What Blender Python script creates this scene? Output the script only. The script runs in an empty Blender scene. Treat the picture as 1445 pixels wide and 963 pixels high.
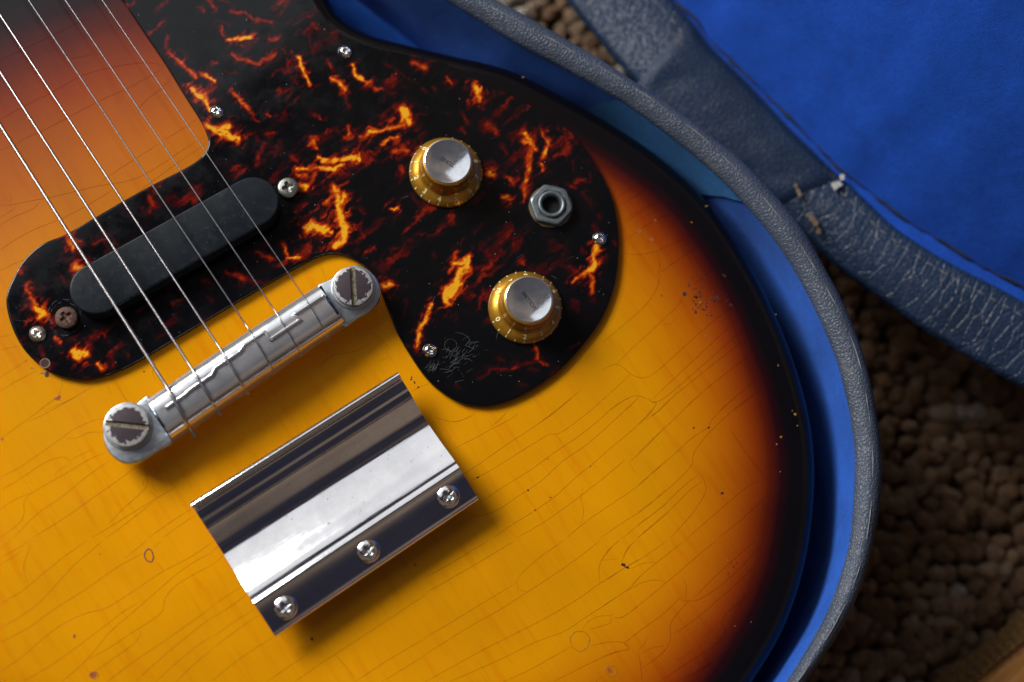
import bpy, bmesh, math, random
import numpy as np
from mathutils import Vector, Matrix, noise
from mathutils.geometry import delaunay_2d_cdt

random.seed(7)
rng = np.random.default_rng(7)
MM = 0.001
scene = bpy.context.scene
C = scene.collection

# ------------------------------------------------------------------ camera
CX, CY, F = 722.5, 481.5, 2007.0
NADIR = (505.0, 920.0)
H = 0.480
down_cam = Vector((NADIR[0]-CX, -(NADIR[1]-CY), -F)).normalized()
Rq = down_cam.rotation_difference(Vector((0, 0, -1)))
R = Rq.to_matrix()
Rn = np.array(R)
cam_d = bpy.data.cameras.new('camera')
cam = bpy.data.objects.new('camera', cam_d)
C.objects.link(cam)
cam.matrix_world = Matrix.Translation((0, 0, H)) @ R.to_4x4()
cam_d.lens = 50.0
cam_d.sensor_width = 36.0
cam_d.clip_start = 0.01
cam_d.clip_end = 20
cam_d.dof.use_dof = True
cam_d.dof.aperture_fstop = 3.8
cam_d.dof.focus_distance = 0.485
scene.camera = cam

# ------------------------------------------------------------------ world, lamps, exposure
w = bpy.data.worlds.new('World')
scene.world = w
w.use_nodes = True
bg = w.node_tree.nodes['Background']
# unseen surroundings shaped for chrome reflections: dark low and overhead, uneven tan between
_t = w.node_tree
_tc = _t.nodes.new('ShaderNodeTexCoord')
_sx = _t.nodes.new('ShaderNodeSeparateXYZ')
_t.links.new(_tc.outputs['Generated'], _sx.inputs[0])
_nz = _t.nodes.new('ShaderNodeTexNoise')
_nz.inputs['Scale'].default_value = 1.7
_nz.inputs['Detail'].default_value = 3
_t.links.new(_tc.outputs['Generated'], _nz.inputs['Vector'])
_ad = _t.nodes.new('ShaderNodeMath')
_ad.operation = 'MULTIPLY_ADD'
_t.links.new(_nz.outputs['Fac'], _ad.inputs[0])
_ad.inputs[1].default_value = 1.0
_t.links.new(_sx.outputs[2], _ad.inputs[2])
_rp = _t.nodes.new('ShaderNodeValToRGB')
_e = _rp.color_ramp.elements
while len(_e) < 5:
    _e.new(.5)
for _i, (_p, _c) in enumerate([(.18, (.010, .008, .007)), (.42, (.035, .022, .016)), (.68, (.17, .130, .100)), (.88, (.030, .026, .032)), (1.0, (.012, .015, .028))]):
    _e[_i].position = _p
    _e[_i].color = (*_c, 1)
_sb = _t.nodes.new('ShaderNodeMath')
_sb.operation = 'SUBTRACT'
_sb.inputs[1].default_value = .50
_t.links.new(_ad.outputs[0], _sb.inputs[0])
_t.links.new(_sb.outputs[0], _rp.inputs[0])
_t.links.new(_rp.outputs[0], bg.inputs[0])
bg.inputs[1].default_value = 1.0

def area(name, loc, target, sx, sy, power, color):
    l = bpy.data.lights.new(name, 'AREA')
    l.shape = 'RECTANGLE'
    l.size, l.size_y = sx, sy
    l.energy = power
    l.color = color
    o = bpy.data.objects.new(name, l)
    C.objects.link(o)
    o.location = loc
    o.rotation_euler = (Vector(target)-Vector(loc)).to_track_quat('-Z', 'Y').to_euler()
    return o
area('window_light', (-1.50, 1.20, 1.25), (0, 0.08, 0), 1.10, 0.72, 62, (1.0, 0.975, 0.93))
area('ceiling_bounce', (-1.05, 1.25, 1.35), (-0.2, 0.4, 0), 2.3, 2.0, 10.5, (0.88, 0.94, 1.0))  # added area panel standing in for light bounced off the unseen ceiling

scene.view_settings.view_transform = 'Standard'
scene.view_settings.look = 'None'
scene.view_settings.exposure = 0.16
scene.view_settings.gamma = 1.0
scene.cycles.use_denoising = True
scene.cycles.sample_clamp_indirect = 6
scene.cycles.max_bounces = 8

# ------------------------------------------------------------------ geometry helpers
def P(x, y, z=0.0):
    """point of the place seen at photograph pixel (x, y), at height z (mm) above the guitar top"""
    d = Rn @ np.array((x-CX, -(y-CY), -F))
    t = (H - z*MM)/(-d[2])
    return Vector((d[0]*t, d[1]*t, z*MM))

def Pn(pts, z=0.0):
    pts = np.asarray(pts, float)
    d = np.stack([pts[:, 0]-CX, -(pts[:, 1]-CY), np.full(len(pts), -F)], 1) @ Rn.T
    t = (H - z*MM)/(-d[:, 2])
    return d[:, :2]*t[:, None]

def to_px(xy, z=0.0):
    xy = np.asarray(xy, float)
    v = np.concatenate([xy, np.full((len(xy), 1), z*MM-H)], 1) @ Rn
    return np.stack([CX + v[:, 0]/(-v[:, 2])*F, CY - v[:, 1]/(-v[:, 2])*F], 1)

def catmull(pts, n=8, closed=False):
    pts = [np.array(p, float) for p in pts]
    out = []
    N = len(pts)
    rng_ = range(N) if closed else range(N-1)
    for i in rng_:
        p1, p2 = pts[i], pts[(i+1) % N]
        p0 = pts[i-1] if (closed or i > 0) else 2*p1-p2
        p3 = pts[(i+2) % N] if (closed or i+2 < N) else 2*p2-p1
        for k in range(n):
            t = k/n
            out.append(0.5*((2*p1)+(-p0+p2)*t+(2*p0-5*p1+4*p2-p3)*t*t+(-p0+3*p1-3*p2+p3)*t**3))
    if not closed:
        out.append(pts[-1])
    return np.array(out)

def resample(pts, n, closed=False):
    pts = np.asarray(pts, float)
    if closed:
        pts = np.concatenate([pts, pts[:1]])
    s = np.concatenate([[0], np.cumsum(np.linalg.norm(np.diff(pts, axis=0), axis=1))])
    q = np.linspace(0, s[-1], n, endpoint=not closed)
    return np.stack([np.interp(q, s, pts[:, k]) for k in range(pts.shape[1])], 1)

def area2(p):
    return 0.5*np.sum(p[:, 0]*np.roll(p[:, 1], -1)-np.roll(p[:, 0], -1)*p[:, 1])

def inset(poly, d):
    """poly counter-clockwise, moved inwards by d"""
    t = np.roll(poly, -1, 0)-np.roll(poly, 1, 0)
    t /= np.linalg.norm(t, axis=1)[:, None]+1e-12
    n = np.stack([-t[:, 1], t[:, 0]], 1)
    return poly+n*d

def dist_poly(pts, poly, closed=True):
    a = poly
    b = np.roll(poly, -1, 0) if closed else poly[1:]
    if not closed:
        a = poly[:-1]
    best = np.full(len(pts), 1e9)
    for p, q in zip(a, b):
        v = q-p
        L = float(v @ v)+1e-18
        t = np.clip(((pts-p) @ v)/L, 0, 1)
        dd = pts-(p+t[:, None]*v)
        best = np.minimum(best, dd[:, 0]**2+dd[:, 1]**2)
    return np.sqrt(best)

def inside(pts, poly):
    x, y = pts[:, 0], pts[:, 1]
    r = np.zeros(len(pts), bool)
    x1, y1 = poly[-1]
    for x2, y2 in poly:
        c = ((y2 > y) != (y1 > y))
        with np.errstate(divide='ignore', invalid='ignore'):
            xi = (x1-x2)*(y-y2)/((y1-y2) if y1 != y2 else 1e-12)+x2
        r ^= c & (x < xi)
        x1, y1 = x2, y2
    return r

_lat = rng.random((256, 256))
def vnoise(x, y):
    xi, yi = np.floor(x).astype(int), np.floor(y).astype(int)
    fx, fy = x-xi, y-yi
    fx, fy = fx*fx*(3-2*fx), fy*fy*(3-2*fy)
    g = lambda a, b: _lat[a & 255, b & 255]
    return (g(xi, yi)*(1-fx)*(1-fy)+g(xi+1, yi)*fx*(1-fy)+g(xi, yi+1)*(1-fx)*fy+g(xi+1, yi+1)*fx*fy)
def fbm(x, y, o=4):
    s, a, t = 0, 0.5, 0
    for k in range(o):
        s = s+a*vnoise(x*2**k+17.3*k, y*2**k+9.1*k)
        t += a
        a *= .5
    return s/t

def make(name, verts, faces, material, parent=None, smooth=True, attrs=None, loc=None):
    me = bpy.data.meshes.new(name)
    me.from_pydata([tuple(map(float, v)) for v in verts], [], [tuple(map(int, f)) for f in faces])
    if attrs:
        for k, v in attrs.items():
            at = me.attributes.new(k, 'FLOAT', 'POINT')
            at.data.foreach_set('value', np.asarray(v, np.float32))
    me.materials.append(material)
    if smooth:
        me.polygons.foreach_set('use_smooth', [True]*len(me.polygons))
    me.update()
    return link(name, me, parent, loc)

def wloc(o):
    v = Vector((0, 0, 0))
    while o is not None:
        v += o.location
        o = o.parent
    return v

def link(name, me, parent=None, loc=None, rotz=0.0):
    """loc is in the place's own coordinates"""
    o = bpy.data.objects.new(name, me)
    C.objects.link(o)
    L = Vector(loc) if loc is not None else Vector((0, 0, 0))
    if parent is not None:
        o.parent = parent
        o.location = L-wloc(parent)
    else:
        o.location = L
    o.rotation_euler = (0, 0, rotz)
    return o

def empty(name, loc, label=None, cat=None, parent=None):
    o = bpy.data.objects.new(name, None)
    C.objects.link(o)
    o.empty_display_size = 0.02
    o.location = Vector(loc)-(wloc(parent) if parent else Vector((0, 0, 0)))
    if parent is not None:
        o.parent = parent
    if label:
        o['label'] = label
    if cat:
        o['category'] = cat
    return o

def grid_faces(nr, nc, closed=False):
    f = []
    for i in range(nr-1):
        for j in range(nc if closed else nc-1):
            a, b = i*nc+j, i*nc+(j+1) % nc
            f.append((a, b, b+nc, a+nc))
    return f

def rings(name, rows, material, parent=None, closed=True, smooth=True, cap=None, auto=None, attrs=None):
    """rows: list of (n,3) arrays"""
    n = len(rows[0])
    v = np.concatenate(rows)
    f = grid_faces(len(rows), n, closed)
    if cap in ('top', 'both'):
        f.append(tuple(range(n-1, -1, -1)))
    if cap in ('bottom', 'both'):
        b = (len(rows)-1)*n
        f.append(tuple(range(b, b+n)))
    return make(name, v, f, material, parent, smooth, attrs)

def z3(xy, z):
    xy = np.asarray(xy)
    return np.concatenate([xy, np.full((len(xy), 1), z*MM) if np.isscalar(z) else np.asarray(z)[:, None]*MM], 1)

def sharp(o, angle=35):
    me = o.data
    bm = bmesh.new()
    bm.from_mesh(me)
    bmesh.ops.recalc_face_normals(bm, faces=bm.faces)
    for e in bm.edges:
        if len(e.link_faces) == 2:
            e.smooth = e.calc_face_angle(0) < math.radians(angle)
    bm.to_mesh(me)
    bm.free()
    return o

def plate(name, poly, z_top, z_bot, bevel, material, parent=None, grid=None, afun=None, hole=None, nb=3):
    """poly (n,2) world outline; rounded upper edge; optionally a fine grid on top carrying attributes"""
    if area2(poly) < 0:
        poly = poly[::-1]
    rows = [z3(poly, z_bot), z3(poly, z_top-bevel)]
    for k in range(1, nb+1):
        a = k/nb*math.pi/2
        rows.append(z3(inset(poly, bevel*(1-math.cos(a))*MM), z_top-bevel+bevel*math.sin(a)))
    n = len(poly)
    v = list(np.concatenate(rows))
    f = [tuple(reversed(q)) for q in grid_faces(len(rows), n, True)]
    f = [tuple(reversed(q)) for q in f]
    last = rows[-1][:, :2]
    if grid is None:
        f.append(tuple(range((len(rows)-1)*n, len(rows)*n)))
    else:
        lo, hi = last.min(0), last.max(0)
        xs = np.arange(lo[0], hi[0], grid*MM)
        ys = np.arange(lo[1], hi[1], grid*MM)
        gx, gy = np.meshgrid(xs, ys)
        gx[::2] += grid*MM*.5
        g = np.stack([gx.ravel(), gy.ravel()], 1)
        vis = to_px(g, z_top)
        g = g[(vis[:, 0] > -60) & (vis[:, 0] < 1500) & (vis[:, 1] > -60) & (vis[:, 1] < 1020)]
        g = g[inside(g, last)]
        g = g[dist_poly(g, last) > grid*MM*.45]
        allp = [Vector(p) for p in last]+[Vector(p) for p in g]
        r = delaunay_2d_cdt(allp, [], [list(range(n))], 1, 1e-9)
        base = len(v)
        v += [(p[0], p[1], z_top*MM) for p in r[0]]
        f += [tuple(base+i for i in t) for t in r[2]]
    f.append(tuple(range(n-1, -1, -1)))
    v = np.array([tuple(p) for p in v])
    attrs = afun(v) if afun else None
    o = make(name, v, f, material, parent, True, attrs)
    bm = bmesh.new()
    bm.from_mesh(o.data)
    bmesh.ops.remove_doubles(bm, verts=bm.verts, dist=2e-6)
    bmesh.ops.recalc_face_normals(bm, faces=bm.faces)
    for e in bm.edges:
        if len(e.link_faces) == 2:
            e.smooth = e.calc_face_angle(0) < math.radians(40)
    bm.to_mesh(o.data)
    bm.free()
    return o

def lathe_data(profile, seg=64, rfun=None):
    """profile: list of (r, z) mm from the bottom outside to the top centre"""
    v, f = [], []
    for i, (r, z) in enumerate(profile):
        for k in range(seg):
            a = 2*math.pi*k/seg
            rr = r*(rfun(a, i) if rfun else 1)
            v.append((rr*math.cos(a)*MM, rr*math.sin(a)*MM, z*MM))
    f = grid_faces(len(profile), seg, True)
    if profile[-1][0] > 0.01:
        f.append(tuple(range((len(profile)-1)*seg, len(profile)*seg)))
    return v, f

def lathe(name, profile, material, parent, loc, seg=64, rfun=None, angle=35, rotz=0.0):
    v, f = lathe_data(profile, seg, rfun)
    o = make(name, v, f, material, parent, True, None, loc)
    o.rotation_euler = (0, 0, rotz)
    return sharp(o, angle)

def tube(name, pts, rad, material, parent=None, seg=8, attrs=None):
    pts = [Vector(p) for p in pts]
    v, f = [], []
    n = len(pts)
    for i, p in enumerate(pts):
        t = (pts[min(i+1, n-1)]-pts[max(i-1, 0)]).normalized()
        s = t.cross(Vector((0, 0, 1)))
        if s.length < 1e-4:
            s = t.cross(Vector((1, 0, 0)))
        s.normalize()
        u = s.cross(t)
        r = rad(i/(n-1)) if callable(rad) else rad
        for k in range(seg):
            a = 2*math.pi*k/seg
            v.append(p+(s*math.cos(a)+u*math.sin(a))*r)
    f = grid_faces(n, seg, True)
    f.append(tuple(range(seg)))
    f.append(tuple(range((n-1)*seg, n*seg))[::-1])
    return make(name, v, f, material, parent)

# ------------------------------------------------------------------ material helpers
def nt(name):
    m = bpy.data.materials.new(name)
    m.use_nodes = True
    t = m.node_tree
    return m, t, t.nodes['Principled BSDF']

def N(t, typ, **kw):
    n = t.nodes.new(typ)
    for k, v in kw.items():
        if hasattr(n, k):
            setattr(n, k, v)
        else:
            n.inputs[k.replace('_', ' ')].default_value = v
    return n

def coords(t, scale=(1, 1, 1), rot=(0, 0, 0)):
    tc = t.nodes.new('ShaderNodeTexCoord')
    mp = t.nodes.new('ShaderNodeMapping')
    mp.inputs['Scale'].default_value = scale
    if any(rot):
        m0 = t.nodes.new('ShaderNodeMapping')
        m0.inputs['Rotation'].default_value = rot
        t.links.new(tc.outputs['Object'], m0.inputs['Vector'])
        t.links.new(m0.outputs[0], mp.inputs['Vector'])
    else:
        t.links.new(tc.outputs['Object'], mp.inputs['Vector'])
    return mp.outputs[0]

def tex(t, vec, scale, detail=3, rough=.55, distort=0.0):
    n = t.nodes.new('ShaderNodeTexNoise')
    n.inputs['Scale'].default_value = scale
    n.inputs['Detail'].default_value = detail
    n.inputs['Roughness'].default_value = rough
    n.inputs['Distortion'].default_value = distort
    t.links.new(vec, n.inputs['Vector'])
    return n.outputs['Fac']

def ramp(t, fac, stops, interp='LINEAR'):
    r = t.nodes.new('ShaderNodeValToRGB')
    e = r.color_ramp.elements
    r.color_ramp.interpolation = interp
    while len(e) < len(stops):
        e.new(0.5)
    for i, (p, c) in enumerate(stops):
        e[i].position = p
        if isinstance(c, (int, float)):
            c = (c, c, c)
        e[i].color = (*c, 1)
    t.links.new(fac, r.inputs[0])
    return r.outputs[0]

def mixc(t, fac, a, b, mode='MIX'):
    m = t.nodes.new('ShaderNodeMix')
    m.data_type = 'RGBA'
    m.blend_type = mode
    for s, val in ((m.inputs[0], fac), (m.inputs[6], a), (m.inputs[7], b)):
        if isinstance(val, (int, float)):
            s.default_value = val
        elif isinstance(val, tuple):
            s.default_value = (*val, 1)
        else:
            t.links.new(val, s)
    return m.outputs[2]

def bump(t, height, dist, strength=1.0, normal=None):
    b = t.nodes.new('ShaderNodeBump')
    b.inputs['Distance'].default_value = dist
    b.inputs['Strength'].default_value = strength
    t.links.new(height, b.inputs['Height'])
    if normal is not None:
        t.links.new(normal, b.inputs['Normal'])
    return b.outputs[0]

def math_(t, op, a, b=None):
    m = t.nodes.new('ShaderNodeMath')
    m.operation = op
    for s, val in zip(m.inputs, (a, b)):
        if val is None:
            continue
        if isinstance(val, (int, float)):
            s.default_value = val
        else:
            t.links.new(val, s)
    return m.outputs[0]

# string direction in the place (down the guitar), used for grain
sdir = (P(272, 612)-P(14.5, 200)).normalized()
S_ANG = math.atan2(sdir.y, sdir.x)

BURST = [(0.0, (.003, .003, .005)), (10.5/60, (.004, .0035, .005)), (14/60, (.020, .003, .005)), (18/60, (.10, .010, .003)),
         (23.5/60, (.28, .042, .002)), (32/60, (.48, .120, .0015)), (43/60, (.66, .222, .0012)), (57/60, (.78, .322, .001))]

def mat_lacquer(name='sunburst_lacquer', dark=1.0):
    m, t, b = nt(name)
    at = t.nodes.new('ShaderNodeAttribute')
    at.attribute_name = 'burst'
    v = coords(t)
    wob = tex(t, v, 60, 3)
    d = math_(t, 'ADD', at.outputs['Fac'], math_(t, 'MULTIPLY', math_(t, 'SUBTRACT', wob, .5), .035))
    col = ramp(t, d, BURST, 'B_SPLINE' if False else 'LINEAR')
    # wood figure: short orange flecks running with the strings
    g = coords(t, (38, 330, 330), (0, 0, -S_ANG))
    # mapping rotates first: use vector rotate through euler z
    fl = tex(t, g, 1.0, 3, .6)
    flm = ramp(t, fl, [(0.50, 0.0), (0.72, 1.0)])
    fine = tex(t, coords(t, (60, 1500, 1500), (0, 0, -S_ANG)), 1.0, 2, .5)
    patch = ramp(t, tex(t, v, 32, 2), [(0.35, 0.15), (0.65, 1.0)])
    amt = math_(t, 'MULTIPLY', math_(t, 'MULTIPLY', flm, patch), .46)
    col2 = mixc(t, amt, col, (.86, .46, .3), 'MULTIPLY')
    col2 = mixc(t, math_(t, 'MULTIPLY', fine, .16), col2, (.45, .35, .3), 'MULTIPLY')
    blot = ramp(t, tex(t, v, 14, 3), [(0.3, .82), (.7, 1.06)])
    col2 = mixc(t, 1.0, col2, blot, 'MULTIPLY')
    if dark != 1.0:
        col2 = mixc(t, 1.0, col2, (dark, dark*.8, dark*.6), 'MULTIPLY')
    t.links.new(col2, b.inputs['Base Color'])
    sm = tex(t, v, 45, 4)
    t.links.new(ramp(t, sm, [(.3, .13), (.75, .24)]), b.inputs['Roughness'])
    b.inputs['Specular IOR Level'].default_value = .32
    b.inputs['Coat Weight'].default_value = .12
    b.inputs['Coat Roughness'].default_value = .05
    t.links.new(bump(t, tex(t, v, 90, 2), .00008, .5), b.inputs['Normal'])
    return m

def mat_tortoise():
    m, t, b = nt('tortoiseshell_plastic')
    at = t.nodes.new('ShaderNodeAttribute')
    at.attribute_name = 'amber_mix'
    v = coords(t)
    n1 = tex(t, v, 700, 4, .65, .3)
    fac = math_(t, 'MULTIPLY', at.outputs['Fac'], math_(t, 'ADD', math_(t, 'MULTIPLY', n1, .6), .74))
    col = ramp(t, fac, [(0, (.0030, .0034, .0045)), (.12, (.007, .004, .005)), (.28, (.048, .003, .004)), (.46, (.19, .012, .003)),
                        (.64, (.36, .034, .003)), (.82, (.58, .12, .004)), (1.0, (.78, .37, .015))])
    t.links.new(col, b.inputs['Base Color'])
    scr = ramp(t, tex(t, v, 130, 5, .7), [(.42, .055), (.8, .30)])
    t.links.new(scr, b.inputs['Roughness'])
    b.inputs['Specular IOR Level'].default_value = .34
    t.links.new(bump(t, tex(t, v, 55, 2), .00015, .35), b.inputs['Normal'])
    return m

def mat_chrome(name='chrome', col=(.86, .87, .88), rough=(.05, .16), dirt=.25, bumpd=.00002, sc=1.0, metal=1.0, lowbump=.0002):
    m, t, b = nt(name)
    v = coords(t)
    b.inputs['Metallic'].default_value = 1
    n = tex(t, v, 160*sc, 6, .7)
    sp = ramp(t, tex(t, v, 900*sc, 3, .6), [(.66, 0.0), (.74, 1.0)])
    c = mixc(t, math_(t, 'MULTIPLY', sp, dirt), col, (.12, .09, .07))
    cl = ramp(t, tex(t, v, 60*sc, 5, .7), [(.35, .80), (.7, 1.0)])
    c = mixc(t, 1.0, c, cl, 'MULTIPLY')
    t.links.new(c, b.inputs['Base Color'])
    t.links.new(ramp(t, n, [(.35, rough[0]), (.75, rough[1])]), b.inputs['Roughness'])
    g = tex(t, coords(t, (60, 2200, 2200), (0, 0, -(S_ANG+math.pi/2))), 1.0, 2)
    nn = bump(t, g, bumpd, .6)
    t.links.new(bump(t, tex(t, v, 40*sc, 2), lowbump, .25, nn), b.inputs['Normal'])
    b.inputs['Metallic'].default_value = metal
    return m

def mat_simple(name, col, rough=.4, metal=0.0, nscale=300, namt=.25, bd=.00005, coat=0.0, bscale=None, sheen=0.0):
    m, t, b = nt(name)
    v = coords(t)
    n = tex(t, v, nscale, 5, .65)
    k = ramp(t, n, [(.3, 1-namt), (.7, 1+namt)])
    t.links.new(mixc(t, 1.0, col, k, 'MULTIPLY'), b.inputs['Base Color'])
    b.inputs['Roughness'].default_value = rough
    b.inputs['Metallic'].default_value = metal
    b.inputs['Coat Weight'].default_value = coat
    b.inputs['Sheen Weight'].default_value = sheen
    t.links.new(bump(t, tex(t, v, bscale or nscale*2, 4), bd, .7), b.inputs['Normal'])
    return m

def mat_vinyl(name, col, rough=.38, cell=700, depth=.0004, worn=None, stretch=(1, 1, 1), rot=0.0, spec=.5, crease=0.0):
    m, t, b = nt(name)
    v = coords(t, stretch, (0, 0, rot))
    wv = t.nodes.new('ShaderNodeVectorMath')
    wv.operation = 'ADD'
    nz = t.nodes.new('ShaderNodeTexNoise')
    nz.inputs['Scale'].default_value = cell*.6
    t.links.new(v, nz.inputs['Vector'])
    sc = t.nodes.new('ShaderNodeVectorMath')
    sc.operation = 'SCALE'
    sc.inputs['Scale'].default_value = .9/cell
    t.links.new(nz.outputs['Color'], sc.inputs[0])
    t.links.new(v, wv.inputs[0])
    t.links.new(sc.outputs[0], wv.inputs[1])
    vo = t.nodes.new('ShaderNodeTexVoronoi')
    vo.feature = 'DISTANCE_TO_EDGE'
    vo.inputs['Scale'].default_value = cell
    t.links.new(wv.outputs[0], vo.inputs['Vector'])
    e = ramp(t, vo.outputs['Distance'], [(0, 0.0), (.25, .8), (.5, 1.0)])
    big = tex(t, v, cell*.12, 4, .6)
    h = math_(t, 'ADD', e, math_(t, 'MULTIPLY', big, 1.6))
    if crease:
        cv = coords(t, (55, 260, 260), (0, 0, crease))
        vo2 = t.nodes.new('ShaderNodeTexVoronoi')
        vo2.feature = 'DISTANCE_TO_EDGE'
        vo2.inputs['Scale'].default_value = 1.0
        t.links.new(cv, vo2.inputs['Vector'])
        h = math_(t, 'ADD', h, math_(t, 'MULTIPLY', ramp(t, vo2.outputs['Distance'], [(0, 0.0), (.07, 1.0)]), 1.3))
    cmul = ramp(t, e, [(0, .78), (.5, 1.0)])
    c = mixc(t, 1.0, col, cmul, 'MULTIPLY')
    c = mixc(t, 1.0, c, ramp(t, tex(t, v, 40, 4), [(.3, .8), (.7, 1.15)]), 'MULTIPLY')
    if worn:
        wm = ramp(t, tex(t, v, 55, 6, .75), [(.62, 0.0), (.70, 1.0)])
        c = mixc(t, math_(t, 'MULTIPLY', wm, .5), c, worn)
    t.links.new(c, b.inputs['Base Color'])
    b.inputs['Roughness'].default_value = rough
    b.inputs['Specular IOR Level'].default_value = spec
    t.links.new(bump(t, h, depth, 1.0), b.inputs['Normal'])
    return m

def mat_plush(name, col, namt=.12):
    m, t, b = nt(name)
    v = coords(t)
    n = tex(t, v, 60, 5, .7)
    f = tex(t, v, 2600, 3, .6)
    k = ramp(t, n, [(.3, 1-namt), (.7, 1+namt)])
    c = mixc(t, 1.0, col, k, 'MULTIPLY')
    sp = ramp(t, tex(t, v, 1500, 2), [(.3, .82), (.68, 1.12)])
    c = mixc(t, 1.0, c, sp, 'MULTIPLY')
    t.links.new(c, b.inputs['Base Color'])
    b.inputs['Roughness'].default_value = .9
    b.inputs['Specular IOR Level'].default_value = .12
    b.inputs['Sheen Weight'].default_value = .12
    b.inputs['Sheen Tint'].default_value = (.35, .5, 1, 1)
    t.links.new(bump(t, f, .0003, .5, bump(t, n, .001, .5)), b.inputs['Normal'])
    return m

M_body = mat_lacquer()
M_crack = mat_lacquer('crazed_lacquer_edge', .50)
_b = M_crack.node_tree.nodes['Principled BSDF']
for _l in list(_b.inputs['Roughness'].links):
    M_crack.node_tree.links.remove(_l)
_b.inputs['Roughness'].default_value = .6
_b.inputs['Specular IOR Level'].default_value = .08
_b.inputs['Coat Weight'].default_value = 0
M_tort = mat_tortoise()
M_chrome = mat_chrome()
M_bridge = mat_chrome('worn_nickel_bridge', (.88, .89, .92), (.12, .30), .25, .00003, 1.3, .80)
M_plate = mat_chrome('polished_cover_chrome', (.93, .91, .92), (.05, .11), .45, .00002, .8, 1.0, .00003)
M_ear = mat_chrome('dull_cast_metal', (.62, .67, .72), (.32, .48), .4, .00003, 3)
M_screw = mat_chrome('screw_chrome', (.85, .85, .86), (.06, .2), .3, .00001, 3)
M_greyscrew = mat_simple('dull_zinc', (.22, .23, .205), .42, .85, 900, .35, .0001)
M_rust = mat_simple('rusty_steel', (.085, .042, .030), .6, .35, 1100, .6, .0003)
M_nut = mat_chrome('tarnished_nut', (.21, .245, .265), (.40, .58), .6, .00006, 5, .8)
M_black = mat_simple('socket_shade_black', (.002, .002, .002), .9, 0, 200, .1)
M_string = mat_chrome('steel_string', (.55, .55, .58), (.25, .38), .1, .00001, 8)
M_cap = mat_chrome('knob_cap_metal', (.90, .92, .97), (.08, .22), .25, .00001, 4, .92)
M_print = mat_simple('pale_gold_print', (.85, .78, .42), .5, 0, 900, .2)
M_engrave = mat_simple('engraved_dark', (.012, .013, .018), .7, 0, 900, .3)
M_scuff = mat_simple('pale_scuff', (.032, .042, .054), .6, 0, 900, .5)
M_dust = mat_simple('dust_grain', (.45, .46, .48), .9, 0, 900, .3)
M_chip_y = mat_simple('bare_yellow_wood', (.30, .15, .015), .6, 0, 900, .3)
M_chip_d = mat_simple('dark_dent', (.045, .014, .012), .45, 0, 900, .4)
M_chip_r = mat_simple('reddish_dent', (.33, .085, .02), .4, 0, 900, .3)

def mat_pickup():
    m, t, b = nt('worn_black_pickup_plastic')
    v = coords(t)
    sc = ramp(t, tex(t, v, 330, 7, .8), [(.54, 0.0), (.70, 1.0)])
    b_ = ramp(t, tex(t, v, 70, 4), [(.35, .4), (.7, 1.0)])
    c = mixc(t, math_(t, 'MULTIPLY', math_(t, 'MULTIPLY', sc, b_), .5), (.008, .0115, .016), (.06, .078, .095))
    t.links.new(c, b.inputs['Base Color'])
    t.links.new(ramp(t, tex(t, v, 160, 5), [(.3, .30), (.7, .46)]), b.inputs['Roughness'])
    b.inputs['Specular IOR Level'].default_value = .22
    t.links.new(bump(t, tex(t, v, 900, 4), .00004, .6), b.inputs['Normal'])
    return m
M_pickup = mat_pickup()

def mat_knob():
    m, t, b = nt('amber_gold_knob_plastic')
    v = coords(t)
    n = tex(t, v, 500, 4)
    c = mixc(t, n, (.47, .21, .012), (.70, .37, .035))
    t.links.new(c, b.inputs['Base Color'])
    b.inputs['Metallic'].default_value = .72
    b.inputs['Roughness'].default_value = .30
    b.inputs['Coat Weight'].default_value = 1
    b.inputs['Coat Roughness'].default_value = .06
    t.links.new(bump(t, n, .00006, .6), b.inputs['Normal'])
    return m
M_knob = mat_knob()

def mat_stud():
    m, t, b = nt('worn_stud_plating')
    tc = t.nodes.new('ShaderNodeTexCoord')
    ln = t.nodes.new('ShaderNodeVectorMath')
    ln.operation = 'LENGTH'
    t.links.new(tc.outputs['Object'], ln.inputs[0])
    n = tex(t, tc.outputs['Object'], 420, 5, .6)
    f = math_(t, 'ADD', math_(t, 'MULTIPLY', ln.outputs['Value'], 1/.0078), math_(t, 'MULTIPLY', n, 1.0))
    k = ramp(t, math_(t, 'MULTIPLY', f, .7), [(.845, 0.0), (.86, 1.0)])
    g = ramp(t, tex(t, tc.outputs['Object'], 700, 3), [(.3, .75), (.7, 1.1)])
    c = mixc(t, k, (.048, .032, .042), (.58, .59, .60))
    t.links.new(mixc(t, 1.0, c, g, 'MULTIPLY'), b.inputs['Base Color'])
    t.links.new(math_(t, 'MULTIPLY', k, .7), b.inputs['Metallic'])
    b.inputs['Roughness'].default_value = .42
    t.links.new(bump(t, k, .00012, .8), b.inputs['Normal'])
    return m
M_stud = mat_stud()
M_slot = mat_simple('slot_grime', (.20, .17, .12), .5, .5, 1500, .8, .0002)

# ------------------------------------------------------------------ traced curves (photograph pixels)
def T(ox, oy, pts):
    return [(ox+x/4.8167, oy+y/4.8167) for x, y in pts]

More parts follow.
